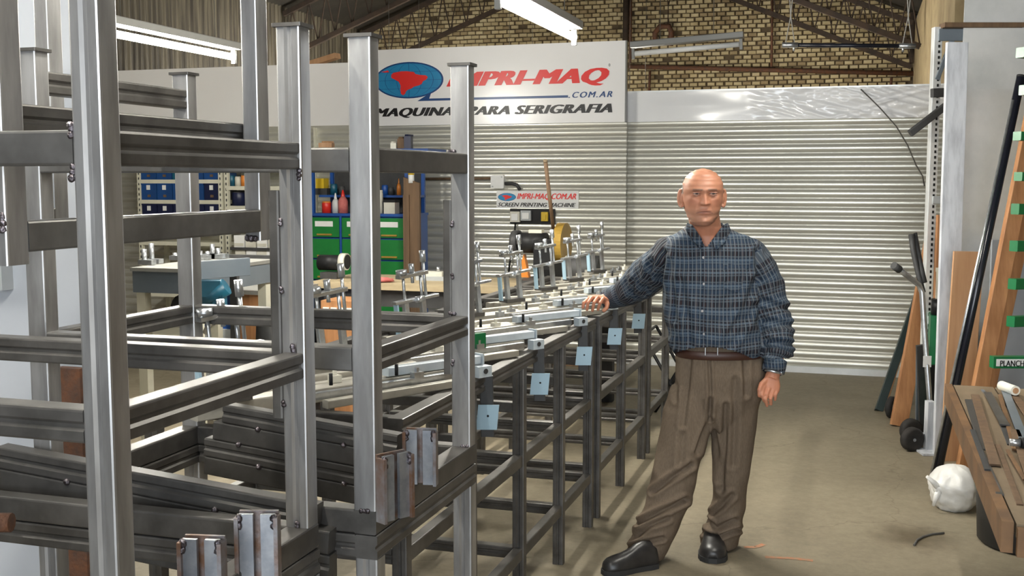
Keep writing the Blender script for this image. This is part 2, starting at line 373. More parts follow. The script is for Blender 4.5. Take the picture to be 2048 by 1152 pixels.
for (xa, za, xb, zb) in ((XNL - .3, EAL - (XLW - XNL + .3) * SL, XM, ZM), (XM, ZM, XRW + 2.5, EAR - 2.5 * SL)):
    b.prism([(xa, za), (xb, zb), (xb, zb + .06), (xa, za + .06)], (0, -1, 0), (1, 0, 0), (0, 0, 1), (0, YB + 1, 0))
b.build('ceiling', 'roof', kind='structure', label='dark pitched workshop roof')
def rafter(Y, side, lab):
    xa, za, xb, zb = (XLW + .05, EAL - .12, XM, ZM - .12) if side < 0 else (XRW - .05, EAR - .12, XM, ZM - .12)
    t = thing('roof_truss', lab, 'truss', (xa, Y, za - .5), group='lattice roof trusses')
    A = Vector((xa, Y, za)); B = Vector((xb, Y, zb)); dn = Vector((0, 0, -.62))
    quick('chord', 'truss', lambda b: b.beam(A, B, .06, .07), parent=t); quick('chord', 'truss', lambda b: b.beam(A + dn, B + dn, .06, .07), parent=t)
    n = 16
    for i in range(n):
        p = A.lerp(B, i / n); q = A.lerp(B, (i + 1) / n)
        quick('lattice_bar', 'truss', lambda b: b.beam(p + dn, p.lerp(q, .5), .018, .018).beam(p.lerp(q, .5), q + dn, .018, .018), parent=t)
rafter(YB - .5, 1, 'dark lattice truss in front of the brick gable, on its right'); rafter(YB - .5, -1, 'dark lattice truss in front of the brick gable, on its left')
rafter(YB - 3.0, 1, 'dark lattice truss nearer than the gable one, on the right'); rafter(YB - 3.0, -1, 'dark lattice truss nearer than the gable one, on the left')
# --- white plastered pier behind the frames at the left, with flaking paint
pw = atZ(206, 300, 3.35)
def pier():
    b = MB(); nx, nz = 70, 90; x0, x1, z0, z1 = pw.x - 2.6, pw.x, 0, 3.2
    vs = []
    for j in range(nz + 1):
        for i in range(nx + 1):
            x = x0 + (x1 - x0) * i / nx; zz = z0 + (z1 - z0) * j / nz
            k = max(0, noise.noise((x * 7, 3, zz * 4))) * .010 * max(0, 1 - abs(zz - 1.35) / .8)
            vs.append((x, pw.y - k, zz))
    w = nx + 1
    b.add(vs, [(j * w + i, j * w + i + 1, (j + 1) * w + i + 1, (j + 1) * w + i) for j in range(nz) for i in range(nx)], True)
    b.add([(x0, pw.y, 0), (x1, pw.y, 0), (x1, pw.y + .08, 0), (x0, pw.y + .08, 0), (x0, pw.y, 3.2), (x1, pw.y, 3.2), (x1, pw.y + .08, 3.2), (x0, pw.y + .08, 3.2)], [(1, 2, 6, 5), (2, 3, 7, 6), (4, 5, 6, 7)])
    return b
pier().build('wall_left', 'white_wall', kind='structure', label='white painted wall with flaking paint behind the stacked frames')
p = atY(0, 480, pw.y - .03); b = MB(); q = atY(14, 580, pw.y - .03)
t = thing('wall_box', 'beige framed panel box on the white wall at the left edge', 'box', (q.x - .2, q.y, q.z))
quick('panel', 'offwhite', lambda b: b.bb(q.x - .4, q.x - .02, q.y - .01, pw.y, q.z + .03, q.z + .42), parent=t)
quick('frame', 'grey_paint', lambda b: b.bb(q.x - .4, q.x, q.y - .02, pw.y, q.z, q.z + .03).bb(q.x - .02, q.x, q.y - .02, pw.y, q.z + .03, q.z + .45), parent=t)
a = atY(119, 820, pw.y - .04); c = atY(164, 750, pw.y - .04)
quick('rusty_bar', 'rust', lambda b: b.prism([(a.x, 0), (c.x, 0), (c.x, c.z + .02), (a.x, c.z + .02)], (0, pw.y - .05, 0), (1, 0, 0), (0, 0, 1), (0, .03, 0)), label='rusty flat steel bar standing against the white wall', cat='bar')
# ================================================================== signs, banners
def PL(x, y, Y): q = atY(x, y, Y); return (q.x, q.z)
YS = YL - .06
a = PL(737, 98, YS); c = PL(1251, 86, YS); zb = PL(1000, 248, YS)[1]; zt = (c[1] + PL(760, 95, YS)[1]) / 2
sg = thing('shop_sign', 'large white shop sign with blue globe logo and red lettering', 'sign', (a[0], YS, zb))
quick('panel', 'vinyl', lambda b: b.bb(a[0], c[0], YS, YS + .05, zb, zt), parent=sg)
quick('edge_trim', 'lamp_body', lambda b: b.bb(c[0], c[0] + .012, YS - .004, YS + .055, zb, zt), parent=sg)
def logo(parent, cx, cz, rx, rz, Y, grid=True):
    n = 48; el = [(math.cos(2 * math.pi * i / n), math.sin(2 * math.pi * i / n)) for i in range(n)]
    quick('logo_ring', 'navy_ink', lambda b: b.add([(cx + rx * u, Y - .001, cz + rz * v) for u, v in el], [tuple(range(n))]), parent=parent)
    quick('logo_globe', 'sky_ink', lambda b: b.add([(cx + rx * .95 * u, Y - .002, cz + rz * .92 * v) for u, v in el], [tuple(range(n))]), parent=parent)
    if grid:
        b = MB()
        for k in (-.72, -.36, .02, .4, .75):
            pts = [(cx + rx * .95 * k * math.cos(a), cz + rz * .92 * math.sin(a)) for a in [math.pi * (i / 16 - .5) for i in range(17)]]
            for (u0, v0), (u1, v1) in zip(pts, pts[1:]): b.add([(u0 - rx * .006, Y - .003, v0), (u0 + rx * .006, Y - .003, v0), (u1 + rx * .006, Y - .003, v1), (u1 - rx * .006, Y - .003, v1)], [(0, 1, 2, 3)])
        for k in (-.5, 0, .5):
            e = rx * .95 * math.sqrt(1 - k * k); zz = cz + rz * .92 * k
            b.add([(cx - e, Y - .003, zz - rz * .008), (cx + e, Y - .003, zz - rz * .008), (cx + e, Y - .003, zz + rz * .008), (cx - e, Y - .003, zz + rz * .008)], [(0, 1, 2, 3)])
        b.build('logo_grid', 'navy_ink', parent=parent)
    sa = [(-.50, .33), (-.44, .43), (-.33, .46), (-.22, .50), (-.05, .50), (.08, .46), (.16, .44), (.2, .33), (.33, .27), (.5, .24), (.56, .14), (.52, .02), (.42, -.08), (.38, -.22), (.3, -.3), (.16, -.36), (.08, -.46), (-.02, -.52), (-.08, -.62), (-.1, -.74), (-.16, -.82), (-.22, -.74), (-.24, -.52), (-.23, -.28), (-.28, -.08), (-.4, .06), (-.5, .16)]
    quick('logo_map', 'red_ink', lambda b: b.add([(cx + rx * u, Y - .004, cz + rz * v) for u, v in reversed(sa)], [tuple(range(len(sa)))]), parent=parent)
    quick('logo_map_islet', 'red_ink', lambda b: b.add([(cx + rx * u, Y - .004, cz + rz * v) for u, v in ((-.8, .5), (-.66, .54), (-.6, .58), (-.56, .47), (-.68, .46))], [tuple(range(5))]), parent=parent)
l0 = PL(749, 160, YS); l1 = PL(887, 160, YS); lz = PL(815, 124, YS)[1], PL(815, 197, YS)[1]
logo(sg, (l0[0] + l1[0]) / 2, (lz[0] + lz[1]) / 2, (l1[0] - l0[0]) / 2, (lz[0] - lz[1]) / 2, YS)
u0 = PL(845, 195, YS); u1 = PL(1136, 193, YS)
quick('underline', 'navy_ink', lambda b: b.bb(u0[0], u1[0], YS - .003, YS - .001, u1[1] - .010, u1[1] + .011), parent=sg)
quick('tail', 'navy_ink', lambda b: b.add([(u0[0] - .05, YS - .0025, u1[1] - .01), (u0[0] + .06, YS - .0025, u1[1] - .01), (u0[0] + .09, YS - .0025, u1[1] + .07), (u0[0] + .02, YS - .0025, u1[1] + .03)], [(0, 1, 2, 3)]), parent=sg)
t0 = PL(893, 179, YS); t1 = PL(1219, 135, YS); text_mesh('lettering', 'IMPRI-MAQ', 'red_ink', sg, t0[0], t1[0], t0[1], t1[1], YS - .004, .35, .075, 1.08)
t0 = PL(1137, 196, YS); t1 = PL(1225, 182, YS); text_mesh('lettering', '.COM.AR', 'navy_ink', sg, t0[0], t1[0], t0[1], t1[1], YS - .004, .3, .03, 1.25)
t0 = PL(748, 237, YS); t1 = PL(1225, 207, YS); text_mesh('lettering', 'MAQUINAS PARA SERIGRAFIA', 'black_ink', sg, t0[0], t1[0], t0[1], t1[1], YS - .004, .35, .07, 1.08)
t0 = PL(1217, 133, YS); t1 = PL(1221, 127, YS); text_mesh('registered_mark', '®', 'black_ink', sg, t0[0], t1[0], t0[1], t1[1], YS - .004, 0)
def banner(name, label, x0, x1, z0, z1, Y, folds, m, droop=.0):
    b = MB(); nx, nz = 180, 30; vs = []
    for j in range(nz + 1):
        for i in range(nx + 1):
            u = i / nx; v = j / nz; x = x0 + (x1 - x0) * u; zz = z0 + (z1 - z0) * v
            d = 0
            if folds: k = max(0, min(1, (u - .42) * 3)); d = folds * k * (.5 * noise.noise((u * 9 + v * 3.0, v * 1.2, 2)) + .75 * (.5 - abs(noise.noise((u * 15 - v * 3.5, v * 1.1, 5)))) + .35 * noise.noise((u * 40 + v * 9, v * 3, 7))) + folds * .12 * noise.noise((u * 5, v * 2, 9))
            vs.append((x, Y - .02 - d, zz + droop * u))
    w = nx + 1; fs = [(j * w + i, j * w + i + 1, (j + 1) * w + i + 1, (j + 1) * w + i) for j in range(nz) for i in range(nx)]
    b.add(vs, fs, True)
    return b.build(name, m, label=label, cat='banner')
a = PL(1256, 246, YR); c = PL(1560, 179, YR)
quick('banner_rail', 'galv_sheet', lambda b: b.bb(xe - .4, XRW, YR - .02, YR + .02, c[1] - .01, c[1] + .015), label='thin metal rail holding the wrinkled banner above the far wall', cat='rail')
banner('wrinkled_banner', 'long wrinkled white plastic banner above the far wall', xe - .4, XRW + .3, a[1] + .005, c[1], YR - .02, .085, 'vinyl_fold')
a = PL(690, 251, YL - .02); c = PL(690, 126, YL - .02)
banner('plain_banner', 'plain smooth white banner left of the shop sign', PL(120, 200, YL)[0], PL(742, 200, YL)[0], a[1], c[1], YL - .02, .006, 'vinyl')
# small sign on the wall
a = PL(993, 416, YL - .03); c = PL(1157, 382, YL - .03); Ys = YL - .03
ss = thing('small_sign', 'small white sign with globe logo and red web address', 'sign', (a[0], Ys, a[1]))
quick('panel', 'white', lambda b: b.bb(a[0], c[0], Ys, Ys + .015, a[1], c[1]), parent=ss)
l0 = PL(996, 394, Ys); l1 = PL(1032, 394, Ys); h = PL(1010, 386, Ys)[1] - PL(1010, 402, Ys)[1]
logo(ss, (l0[0] + l1[0]) / 2, l0[1], (l1[0] - l0[0]) / 2, h / 2, Ys, False)
t0 = PL(1034, 400, Ys); t1 = PL(1153, 387, Ys); text_mesh('lettering', 'IMPRI-MAQ.COM.AR', 'red_ink', ss, t0[0], t1[0], t0[1], t1[1], Ys - .005, .35, .03)
t0 = PL(996, 413, Ys); t1 = PL(1152, 406, Ys); text_mesh('lettering', 'SCREEN PRINTING MACHINE', 'black_ink', ss, t0[0], t1[0], t0[1], t1[1], Ys - .005, .35, .03)
# ================================================================== lamps
def lamp(p, label, on=True, ln=1.5, direction=Vector((0, 1, 0)), hang=None, group='fluorescent batten lamps', glow='lamp_glow'):
    p = Vector(p); d = direction.normalized(); t = thing('fluorescent_lamp', label, 'lamp', p, group)
    q = p + d * ln
    quick('housing', 'lamp_body', lambda b: b.beam(p + UP * .075, q + UP * .075, .10, .05, r=.008), parent=t)
    for e in (p + d * .02, q - d * .02):
        quick('tube_holder', 'lamp_body', lambda b: b.beam(e - d * .012, e + d * .012, .03, .09, r=.004), parent=t)
    quick('tube', glow if on else 'white', lambda b: b.cyl(p + d * .035, q - d * .035, .022, n=12), parent=t)
    if hang:
        for e in (p + d * .25, q - d * .25): quick('suspension_wire', 'dark_wire', lambda b: b.cyl(e + UP * .07, Vector((e.x, e.y, hang)), .003, n=5), parent=t)
    return t
LH = 2.5
e2 = atH(1150, 76, LH); lamp(e2 - Vector((0, 1.5, 0)), 'lit fluorescent batten hanging in front of the brick wall above the sign', hang=4.2)
e1 = atH(471, 115, LH); lamp(e1 - Vector((0, 1.5, 0)), 'lit fluorescent batten hanging at the upper left behind the stacked frames', hang=4.2)
for x, y, z, lab in ((e2.x + .3, e2.y - 4.4, 2.6, 'added unseen fluorescent batten above the camera, over the aisle'), (e2.x + 1.7, e2.y - 1.7, 3.2, 'added unseen fluorescent batten high above the open floor right of the man'), (e1.x + .1, e1.y - 4.2, 2.6, 'added unseen fluorescent batten above the white wall and stacked frames')):
    lamp((x, y - 1.5, z), lab, hang=3.6, group='added near lamps', glow='lamp_glow_near')  # out-of-view lamps added to light the man, frames and near floor
for x, lab in ((XLW + 2.3, 'behind the shop sign'), (XLW + 3.9, 'behind the middle of the corrugated partition'), (XLW + 5.4, 'behind the wrinkled banner')):
    lamp((x, YL + 3.2, 2.35), 'added unseen fluorescent batten ' + lab, hang=4.4, group='added lamps behind the partition')  # hidden lamps added to brighten the brick gable
# unlit batten above the far wall, rod hung on wires
a = atZ(1262, 108, 9.6); c = atZ(1487, 88, 9.3)
lamp(a, 'unlit cream batten lamp leaning above the far wall', on=False, ln=(c - a).length, direction=c - a, group='unlit batten', hang=4.3)
a = atZ(1572, 90, 8.6); c = atZ(1823, 92, 8.4)
t = thing('hanging_rod', 'black rod with silver ends hung on wires before the brick wall', 'rod', (a.x, a.y, a.z))
quick('rod', 'black_gloss', lambda b: b.cyl(a, c, .016), parent=t)
for e, f in ((a, 1), (c, -1)):
    d = (c - a).normalized() * f
    quick('end_fitting', 'zinc', lambda b: b.cyl(e - d * .03, e + d * .09, .02), parent=t); quick('screw', 'zinc', lambda b: b.cyl(e + d * .06 - UP * .045, e + d * .06, .008), parent=t)
    for k in (-.03, .03): quick('wire', 'wire', lambda b: b.tube([e + d * (.03 + k * 1.2), e + d * .03 + UP * .22, e + d * (.03 - k * .6) + UP * .45, e + d * .02 + UP * 1.6], .004, 5), parent=t)
# rusty pipe and rods on the brick wall
Yr = YB - .08
a = atY(1258, 133, Yr); c = atY(1860, 148, Yr)
quick('rusty_pipe', 'rust', lambda b: b.cyl(a, c, .035, n=8), label='rusty pipe running across the brick wall', cat='pipe')
for x, y0, y1, w, lab in ((1253, -20, 84, .05, 'rusty rod on the brick wall just right of the sign'), (1262, -20, 126, .022, 'thin rusty rod beside the thicker one by the sign'), (1545, -10, 134, .02, 'thin rusty rod hanging down the middle of the brick wall'), (1300, 142, 185, .02, 'short rusty rod below the pipe near the sign'), (1783, 155, 185, .02, 'short rusty rod below the pipe near the far right'), (1827, 5, 126, .045, 'thick dark rod at the right corner of the brick wall')):
    a = atY(x, y0, Yr); c = atY(x - 2, y1, Yr)
    quick('rusty_rod', 'truss' if w > .03 else 'rust', lambda b: b.cyl(a, c, w, n=6), label=lab, cat='rod', group='rods on the brick wall')
a = atY(1328, 66, Yr)
t = thing('old_bracket', 'rusty old bracket left on the brick wall', 'bracket', a)
quick('arch', 'rust', lambda b: b.tube([a + Vector((-.13, 0, -.2)), a + Vector((-.14, -.02, 0)), a + Vector((-.06, -.02, .1)), a + Vector((.08, -.02, .1)), a + Vector((.12, -.02, 0)), a + Vector((.1, 0, -.2))], .045, 6), parent=t)
quick('stay_wire', 'truss', lambda b: b.tube([a + Vector((.06, 0, .1)), a + Vector((.06, 0, .4)), a + Vector((.14, 0, .75))], .008, 5).tube([a + Vector((.06, 0, .4)), a + Vector((.02, 0, .8))], .008, 5), parent=t)
# dangling wire before the far wall
P = [atY(1722, 179, YR - .06)] + [atZ(x, y, 9.0) for x, y in ((1740, 196), (1760, 216), (1792, 252), (1815, 290), (1832, 330), (1845, 352), (1849, 372))]
quick('dangling_wire', 'dark_wire', lambda b: b.tube(P, .0055, 6), label='thin grey wire dangling in front of the far corrugated wall', cat='wire')
# ================================================================== welded machine frames in the foreground
PW, PD, LF, WF = .05, .042, .572, .797        # post section, frame depth and width
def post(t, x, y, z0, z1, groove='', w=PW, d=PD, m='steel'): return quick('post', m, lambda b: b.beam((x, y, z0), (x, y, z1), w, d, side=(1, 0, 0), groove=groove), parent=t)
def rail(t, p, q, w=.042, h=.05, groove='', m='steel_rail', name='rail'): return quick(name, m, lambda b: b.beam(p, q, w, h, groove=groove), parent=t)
def weld(t, p, r=.009, n=3, d=Vector((0, 0, 1))):
    b = MB()
    for i in range(n): b.blob(Vector(p) + d * (i - (n - 1) / 2) * r * 1.1 + Vector((random.uniform(-.001, .001),) * 3), r * random.uniform(.7, 1), r * .55, r * random.uniform(.7, 1), 8, 5, .12)
    return b.build('weld_bead', 'weld', parent=t)
def cap(t, x, y, z, w=PW, d=PD): return quick('cap_plate', 'steel_dark', lambda b: b.beam((x, y, z), (x, y, z + .007), w + .012, d + .012, side=(1, 0, 0), r=.003), parent=t)
def vee(b, p, q, w, h): b.beam(p, q, w, h, groove='lr')
def lug(t, c, rz, h=.13, tilt=0.0):
    """folded steel lug: two upright blades joined by a plate at the back"""
    c = Vector(c); ux = Vector((math.cos(rz), math.sin(rz), 0)); uy = Vector((-math.sin(rz), math.cos(rz), 0)); uz = (UP + uy * tilt).normalized()
    g = quick('lug', 'rusty', lambda b: b.obox(c + uy * .012 + uz * h * .5, ux * .034, uy * .003, uz * h * .5), parent=t)
    for s in (-1, 1):
        quick('lug_blade', 'zinc_lug', lambda b: b.obox(c + ux * .019 * s - uy * .006 + uz * h * .5, ux * .0125, uy * .004, uz * h * .49), parent=g)
        quick('lug_flange', 'rusty', lambda b: b.obox(c + ux * .034 * s - uy * .004 + uz * h * .48, ux * .0035, uy * .014, uz * h * .48), parent=g)
        quick('weld_bead', 'weld', lambda b: b.blob(c + ux * .03 * s + uz * h * .94 - uy * .01, .007, .006, .008, 8, 5, .2).blob(c + ux * .03 * s + uz * h * .85 - uy * .012, .006, .005, .007, 8, 5, .2), parent=g)
    return g
mat('zinc_lug', (.22, .235, .26), (.34, .35, .37), 22, metal=.7, rough=.38)
def pile(t, p, q, n=4, h=.05, w=.04):
    """panel of tubes tacked one above the other"""
    p = Vector(p); q = Vector(q); d = (q - p).normalized(); L = (q - p).length
    for k in range(n):
        o0 = [0, .0, .03, .06][k % 4]; o1 = [.02, 0, .0, .03][k % 4]
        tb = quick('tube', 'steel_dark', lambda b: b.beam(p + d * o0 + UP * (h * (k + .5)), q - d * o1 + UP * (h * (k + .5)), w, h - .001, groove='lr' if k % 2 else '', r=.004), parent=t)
        if k:
            nrm = d.cross(UP).normalized()
            for f in (.18 + .1 * (k % 2), .55 + .15 * (k % 2)): quick('tack_weld', 'weld', lambda b: b.blob(p + d * (L * f) + UP * (h * k) + nrm * (w / 2), .008, .008, .008, 8, 5, .1), parent=tb)
def frame(label, x0, y0, z0, z1, rails_r, rails_l, cross_f, cross_b, posts=(1, 1, 1, 1), base=True, groove=('t', 't', 't', 't'), caps=True, grp='stacked welded machine frames', W=WF, L=LF, w=PW, d=PD, plain=()):
    """(x0,y0) is the right front corner; rails given by centre height"""
    t = thing('machine_frame', label, 'frame', (x0 - W / 2, y0 + L / 2, z0), grp)
    cs = [(x0, y0), (x0, y0 + L), (x0 - W, y0), (x0 - W, y0 + L)]
    for on, (x, y), g in zip(posts, cs, groove):
        if on:
            post(t, x, y, z0 + (.05 if base else 0), z1, g, w, d)
            if caps: cap(t, x, y, z1, w, d)
    e = d / 2; f = w / 2
    for z in rails_r: rail(t, (x0, y0 + e, z), (x0, y0 + L - e, z), groove='' if ('r', z) in plain else 'r')
    for z in rails_l: rail(t, (x0 - W, y0 + e, z), (x0 - W, y0 + L - e, z), groove='r')
    for z in cross_f: rail(t, (x0 - W + f, y0, z), (x0 - f, y0, z), groove='' if ('f', z) in plain else 'r', m='steel_mid' if ('f', z) in plain else 'steel_rail')
    for z in cross_b: rail(t, (x0 - W + f, y0 + L, z), (x0 - f, y0 + L, z), groove='r')
    if base:
        z = z0 + .025
        for x in (x0, x0 - W): rail(t, (x, y0 - e, z), (x, y0 + L + e, z), w=w, name='base_rail')
        for y in (y0, y0 + L): rail(t, (x0 - W + f, y, z), (x0 - f, y, z), name='base_rail')
    return t
P3 = CZ((731 - 1024) / FPX * 2.22, 2.22); P2 = CZ((593 - 1024) / FPX * 2.11, 2.11)
ZB = .925
# frame A: behind, right front post is the plain bright one
fa = frame('bare steel frame on the lower stack, nearest the long bench', P3.x, P3.y, ZB, 1.93, (1.69, 1.285), (1.865, 1.285), (1.69, 1.287), (1.285,), groove=('', '', '', ''), plain=(('r', 1.69), ('f', 1.69), ('f', 1.287)))
fb = frame('bare steel frame on the lower stack, nearest the camera', P2.x, P2.y - LF, ZB, 1.935, (1.695, 1.295), (1.695, 1.295), (1.695, 1.297), (1.295,), plain=(('f', 1.695),), posts=(1, 1, 1, 1), groove=('t', 't', 't', 't'))
# stop bars welded beside the posts
for t, x, y, za, zb in ((fa, P3.x - .034, P3.y + LF - .012, 1.16, 1.60), (fb, P2.x - .036, P2.y - .012, 1.19, 1.63)):
    quick('stop_bar', 'steel_dark', lambda b: b.beam((x, y, za), (x, y, zb), .024, .022, side=(1, 0, 0), r=.006), parent=t)
    for z in (za + .03, (za + zb) / 2 + .03, zb - .06): weld(t, (x + .014, y - .012, z), .006, 2)
for x, y, z in ((P3.x, P3.y - .022, ZB + .05), (P3.x - .022, P3.y + LF - .022, 1.315), (P3.x + .01, P3.y + LF - .022, ZB + .052), (P3.x - .02, P3.y + LF - .022, 1.72)): weld(fa, (x, y, z), .006, 3, Vector((1, 0, 0)))
for x, y, z in ((P2.x, P2.y - .022, ZB + .052), (P2.x, P2.y - .022, 1.325), (P2.x + .02, P2.y - .022, 1.66), (P2.x - .028, P2.y - LF - .02, 1.66), (P2.x - .028, P2.y - LF - .02, 1.72)): weld(fb, (x, y, z), .0065, 3)
# tube panels lying across the frames, lugs on the base
pile(fa, CZ((405 - 1024) / FPX * 2.89, 2.89, .868), CZ((818 - 1024) / FPX * 2.70, 2.70, .815)); pile(fb, CZ((-60 - 1024) / FPX * 2.44, 2.44, .865), CZ((655 - 1024) / FPX * 2.205, 2.205, .785))
lug(fa, atH(842, 968, ZB + .05), YAW - .12, .125); lug(fa, atH(789, 1038, ZB + .05), YAW + .75, .135)
q = atH(500, 1150, ZB + .05); lug(fb, CZ(-.441, 1.86, ZB + .012), YAW, .14); lug(fb, CZ(-.512, 1.77, ZB + .012), YAW - .1, .125)
q = atH(842, 968, ZB + .03)
rail(fa, (q.x - .12, q.y, ZB + .025), (P3.x - .02, q.y, ZB + .025), .04, .05, name='lug_rail')
# the lower frames the two stand on
f0 = frame('lower bare steel frame carrying the one nearest the long bench', P3.x + .002, P3.y, 0, ZB - .052, (.50, .15), (.50, .15), (.50,), (.5,), base=False, caps=False, grp='lower machine frames')
for x in (P3.x + .002, P3.x + .002 - WF): rail(f0, (x, P3.y - .021, ZB - .027), (x, P3.y + LF + .021, ZB - .027), w=.05, groove='r', name='top_rail')
for y in (P3.y, P3.y + LF): rail(f0, (P3.x - WF + .027, y, ZB - .027), (P3.x - .023, y, ZB - .027), groove='r', name='top_rail')
f1 = frame('lower bare steel frame carrying the one nearest the camera', P2.x + .002, P2.y - LF, 0, ZB - .052, (.50, .15), (.50, .15), (.50,), (.5,), base=False, caps=False, grp='lower machine frames')
for x in (P2.x + .002, P2.x + .002 - WF): rail(f1, (x, P2.y - LF - .021, ZB - .027), (x, P2.y + .021, ZB - .027), w=.05, groove='r', name='top_rail')
for y in (P2.y - LF, P2.y): rail(f1, (P2.x - WF + .027, y, ZB - .027), (P2.x - .023, y, ZB - .027), groove='r', name='top_rail')
# frame C: upside down, turned, hung with its rails on the frames below
P5 = CZ((517 - 1024) / FPX * 2.58, 2.58)
fc = thing('machine_frame', 'upper upturned steel frame lying on top of the two standing ones', 'frame', (P5.x - LF / 2, P5.y - WF / 2, 1.51), 'stacked welded machine frames')
zc0, zc1 = 1.51, 2.51
for x, y in ((P5.x, P5.y), (P5.x, P5.y - WF), (P5.x - LF, P5.y), (P5.x - LF, P5.y - WF)):
    post(fc, x, y, zc0, zc1, '', .042, .05)
for x in (P5.x, P5.x - LF):
    rail(fc, (x, P5.y - WF + .025, 1.556), (x, P5.y - .025, 1.556), .042, .052, m='steel_mid')
    rail(fc, (x, P5.y - WF - .025, 1.752), (x, P5.y + .02, 1.752) if x == P5.x - LF else (x - .045, P5.y + .02, 1.752), .04, .055, groove='r') if x == P5.x - LF else rail(fc, (x - .042, P5.y - WF - .1, 1.752), (x - .042, P5.y + .02, 1.752), .04, .055, groove='r')
    rail(fc, (x, P5.y - WF + .025, 2.2), (x, P5.y - .025, 2.2))
for y in (P5.y, P5.y - WF):
    rail(fc, (P5.x - LF + .021, y, 2.2), (P5.x - .021, y, 2.2)); rail(fc, (P5.x - LF - .021, y, 2.485), (P5.x + .021, y, 2.485))
weld(fc, (P5.x - .004, P5.y - .026, 1.515), .01, 3, Vector((1, 0, 0))); weld(fc, (P5.x + .012, P5.y - WF - .024, 1.58), .009, 3)
# rusty stub at the left edge
q = atZ(12, 1045, 1.9)
quick('rusty_stub', 'rust', lambda b: b.cyl(q - RV * .25, q + RV * .01, .017, n=10), parent=fb)
# ================================================================== the long bench of frames
BF = lambda Z: CZ(.2017 + .3153 * (Z - 4.62), Z)        # front edge line of the bench (runs along the room)
xb = BF(4.62).x; HB = 1.0; WB = .80
def bench(label, ys, grp='long bench frames'):
    t = thing('steel_bench', label, 'bench', (xb - WB / 2, ys[0], 0), grp)
    for i, y in enumerate(ys):
        for x in (xb, xb - WB): post(t, x, y, 0, HB - .05, 't', .046, .04, m='steel_rail')
        for z in (.60, .24): rail(t, (xb - WB + .023, y, z), (xb - .023, y, z), .04, .045, groove='r')
        if 0 < i: rail(t, (xb - WB + .023, y, .80), (xb - .023, y, .80), .035, .04)
    for x in (xb, xb - WB):
        rail(t, (x, ys[0] - .04, HB - .025), (x, ys[-1] + .04, HB - .025), .05, .05, groove='r', name='top_rail')
        for y, y2 in zip(ys, ys[1:]):
            for z in (.60, .24): rail(t, (x, y + .02, z), (x, y2 - .02, z), .036, .045)
    for y in ys: rail(t, (xb - WB + .025, y, HB - .025), (xb - .025, y, HB - .025), .04, .045, name='top_rail')
    return t
yA = [BF(z).y for z in (3.0, 3.53, 4.07, 4.62, 5.13)]; yB_ = [BF(z).y for z in (5.28, 5.84, 6.42)]; yC_ = [BF(z).y for z in (6.56, 7.2)]
bench('long steel bench frame loaded with clamp arms, its nearer section', yA); bench('long steel bench frame beside the man, its farther section', yB_)
# ------------------------------------------------------------------ printing arms lying across the bench
AD = Vector((math.sin(math.radians(46 - 17.5)), math.cos(math.radians(46 - 17.5)), 0))   # direction of the arms, room axes
AD = RV * math.sin(math.radians(47)) + GV * math.cos(math.radians(47))
AN = Vector((AD.y, -AD.x, 0))
def arm(front, label, L=1.02, plate=True, clamp=True, k=0):
    """front: point on the bench edge where the arm ends"""
    F = Vector((front.x, front.y, HB)); t = thing('clamp_assembly', label, 'clamp arm', F, 'clamp arms laid across the bench')
    B = F - AD * L; z = .022
    quick('arm_tube', 'pale_alu', lambda b: b.beam(B + UP * z, F - AD * .06 + UP * z, .045, .04, r=.003), parent=t)
    quick('slide_bar', 'zinc', lambda b: b.beam(B + AN * .055 + AD * .3 + UP * .030, F + AN * .055 - AD * .10 + UP * .030, .022, .022, r=.002), parent=t)
    quick('side_tube', 'pale_alu', lambda b: b.beam(B - AN * .07 + AD * .12 + UP * .018, F - AN * .07 - AD * .22 + UP * .018, .035, .03, r=.003), parent=t)
    for o_, s0, s1, hh in ((-.13, .05, .30, .016), (-.19, .2, .12, .022), (.105, .35, .18, .014)):
        quick('side_tube', 'pale_alu', lambda b: b.beam(B + AN * o_ + AD * s0 + UP * hh, F + AN * o_ - AD * s1 + UP * hh, .03, hh * 1.7, r=.003), parent=t)
    hd = quick('head_block', 'zinc_pale', lambda b: b.beam(F - AD * .38 + UP * .060, F + AD * .0 + UP * .056, .034, .028, r=.003), parent=t)
    quick('end_bracket', 'zinc_pale', lambda b: b.obox(F + AD * .006 + UP * .05, AD * .003, AN * .022, UP * .026).obox(F + AN * .045 - AD * .02 + UP * .024, AD * .028, AN * .016, UP * .018), parent=t)
    quick('bracket_screw', 'charcoal', lambda b: b.cyl(F + AN * .060 - AD * .02 + UP * .026, F + AN * .064 - AD * .02 + UP * .026, .009, n=10), parent=t)
    for j, (s, o) in enumerate(((.30, .055), (.52, -.07), (.66, 0), (.45, .0), (.78, .055))):
        c = F - AD * (s + .02 * k % .05) + AN * o + UP * .05
        quick('guide_block', 'offwhite' if j % 2 else 'zinc', lambda b: b.obox(c - UP * .004, AD * .018, AN * .012, UP * .011).obox(c + UP * .012, AD * .005, AN * .005, UP * .009), parent=t)
    for s in (.36, .6):
        c = F - AD * s + AN * .03 + UP * .05; quick('stop_pin', 'black', lambda b: b.cyl(c, c + UP * .035, .006, n=8), parent=t)
    if plate:
        c = Vector((xb + .03, F.y - .0, HB - .13))
        lg = quick('hanging_leg', 'charcoal', lambda b: b.beam(c + Vector((-.005, .012, .13)), c + Vector((.0, .012, -.075)), .045, .02, side=(1, .3, 0), r=.003), parent=t)
        pl = quick('pale_plate', 'blue_plate', lambda b: b.obox(c + Vector((.008, -.012, -.005)), Vector((.033, .010, 0)), Vector((0, .002, 0)), Vector((.004, 0, .042))), parent=t, label='pale blue plate')
        quick('plate_hole', 'black', lambda b: b.cyl(c + Vector((.010, -.0155, 0)), c + Vector((.010, -.0145, 0)), .004, n=8), parent=pl)
    if clamp: tower(t, B + AD * .10)
    return t
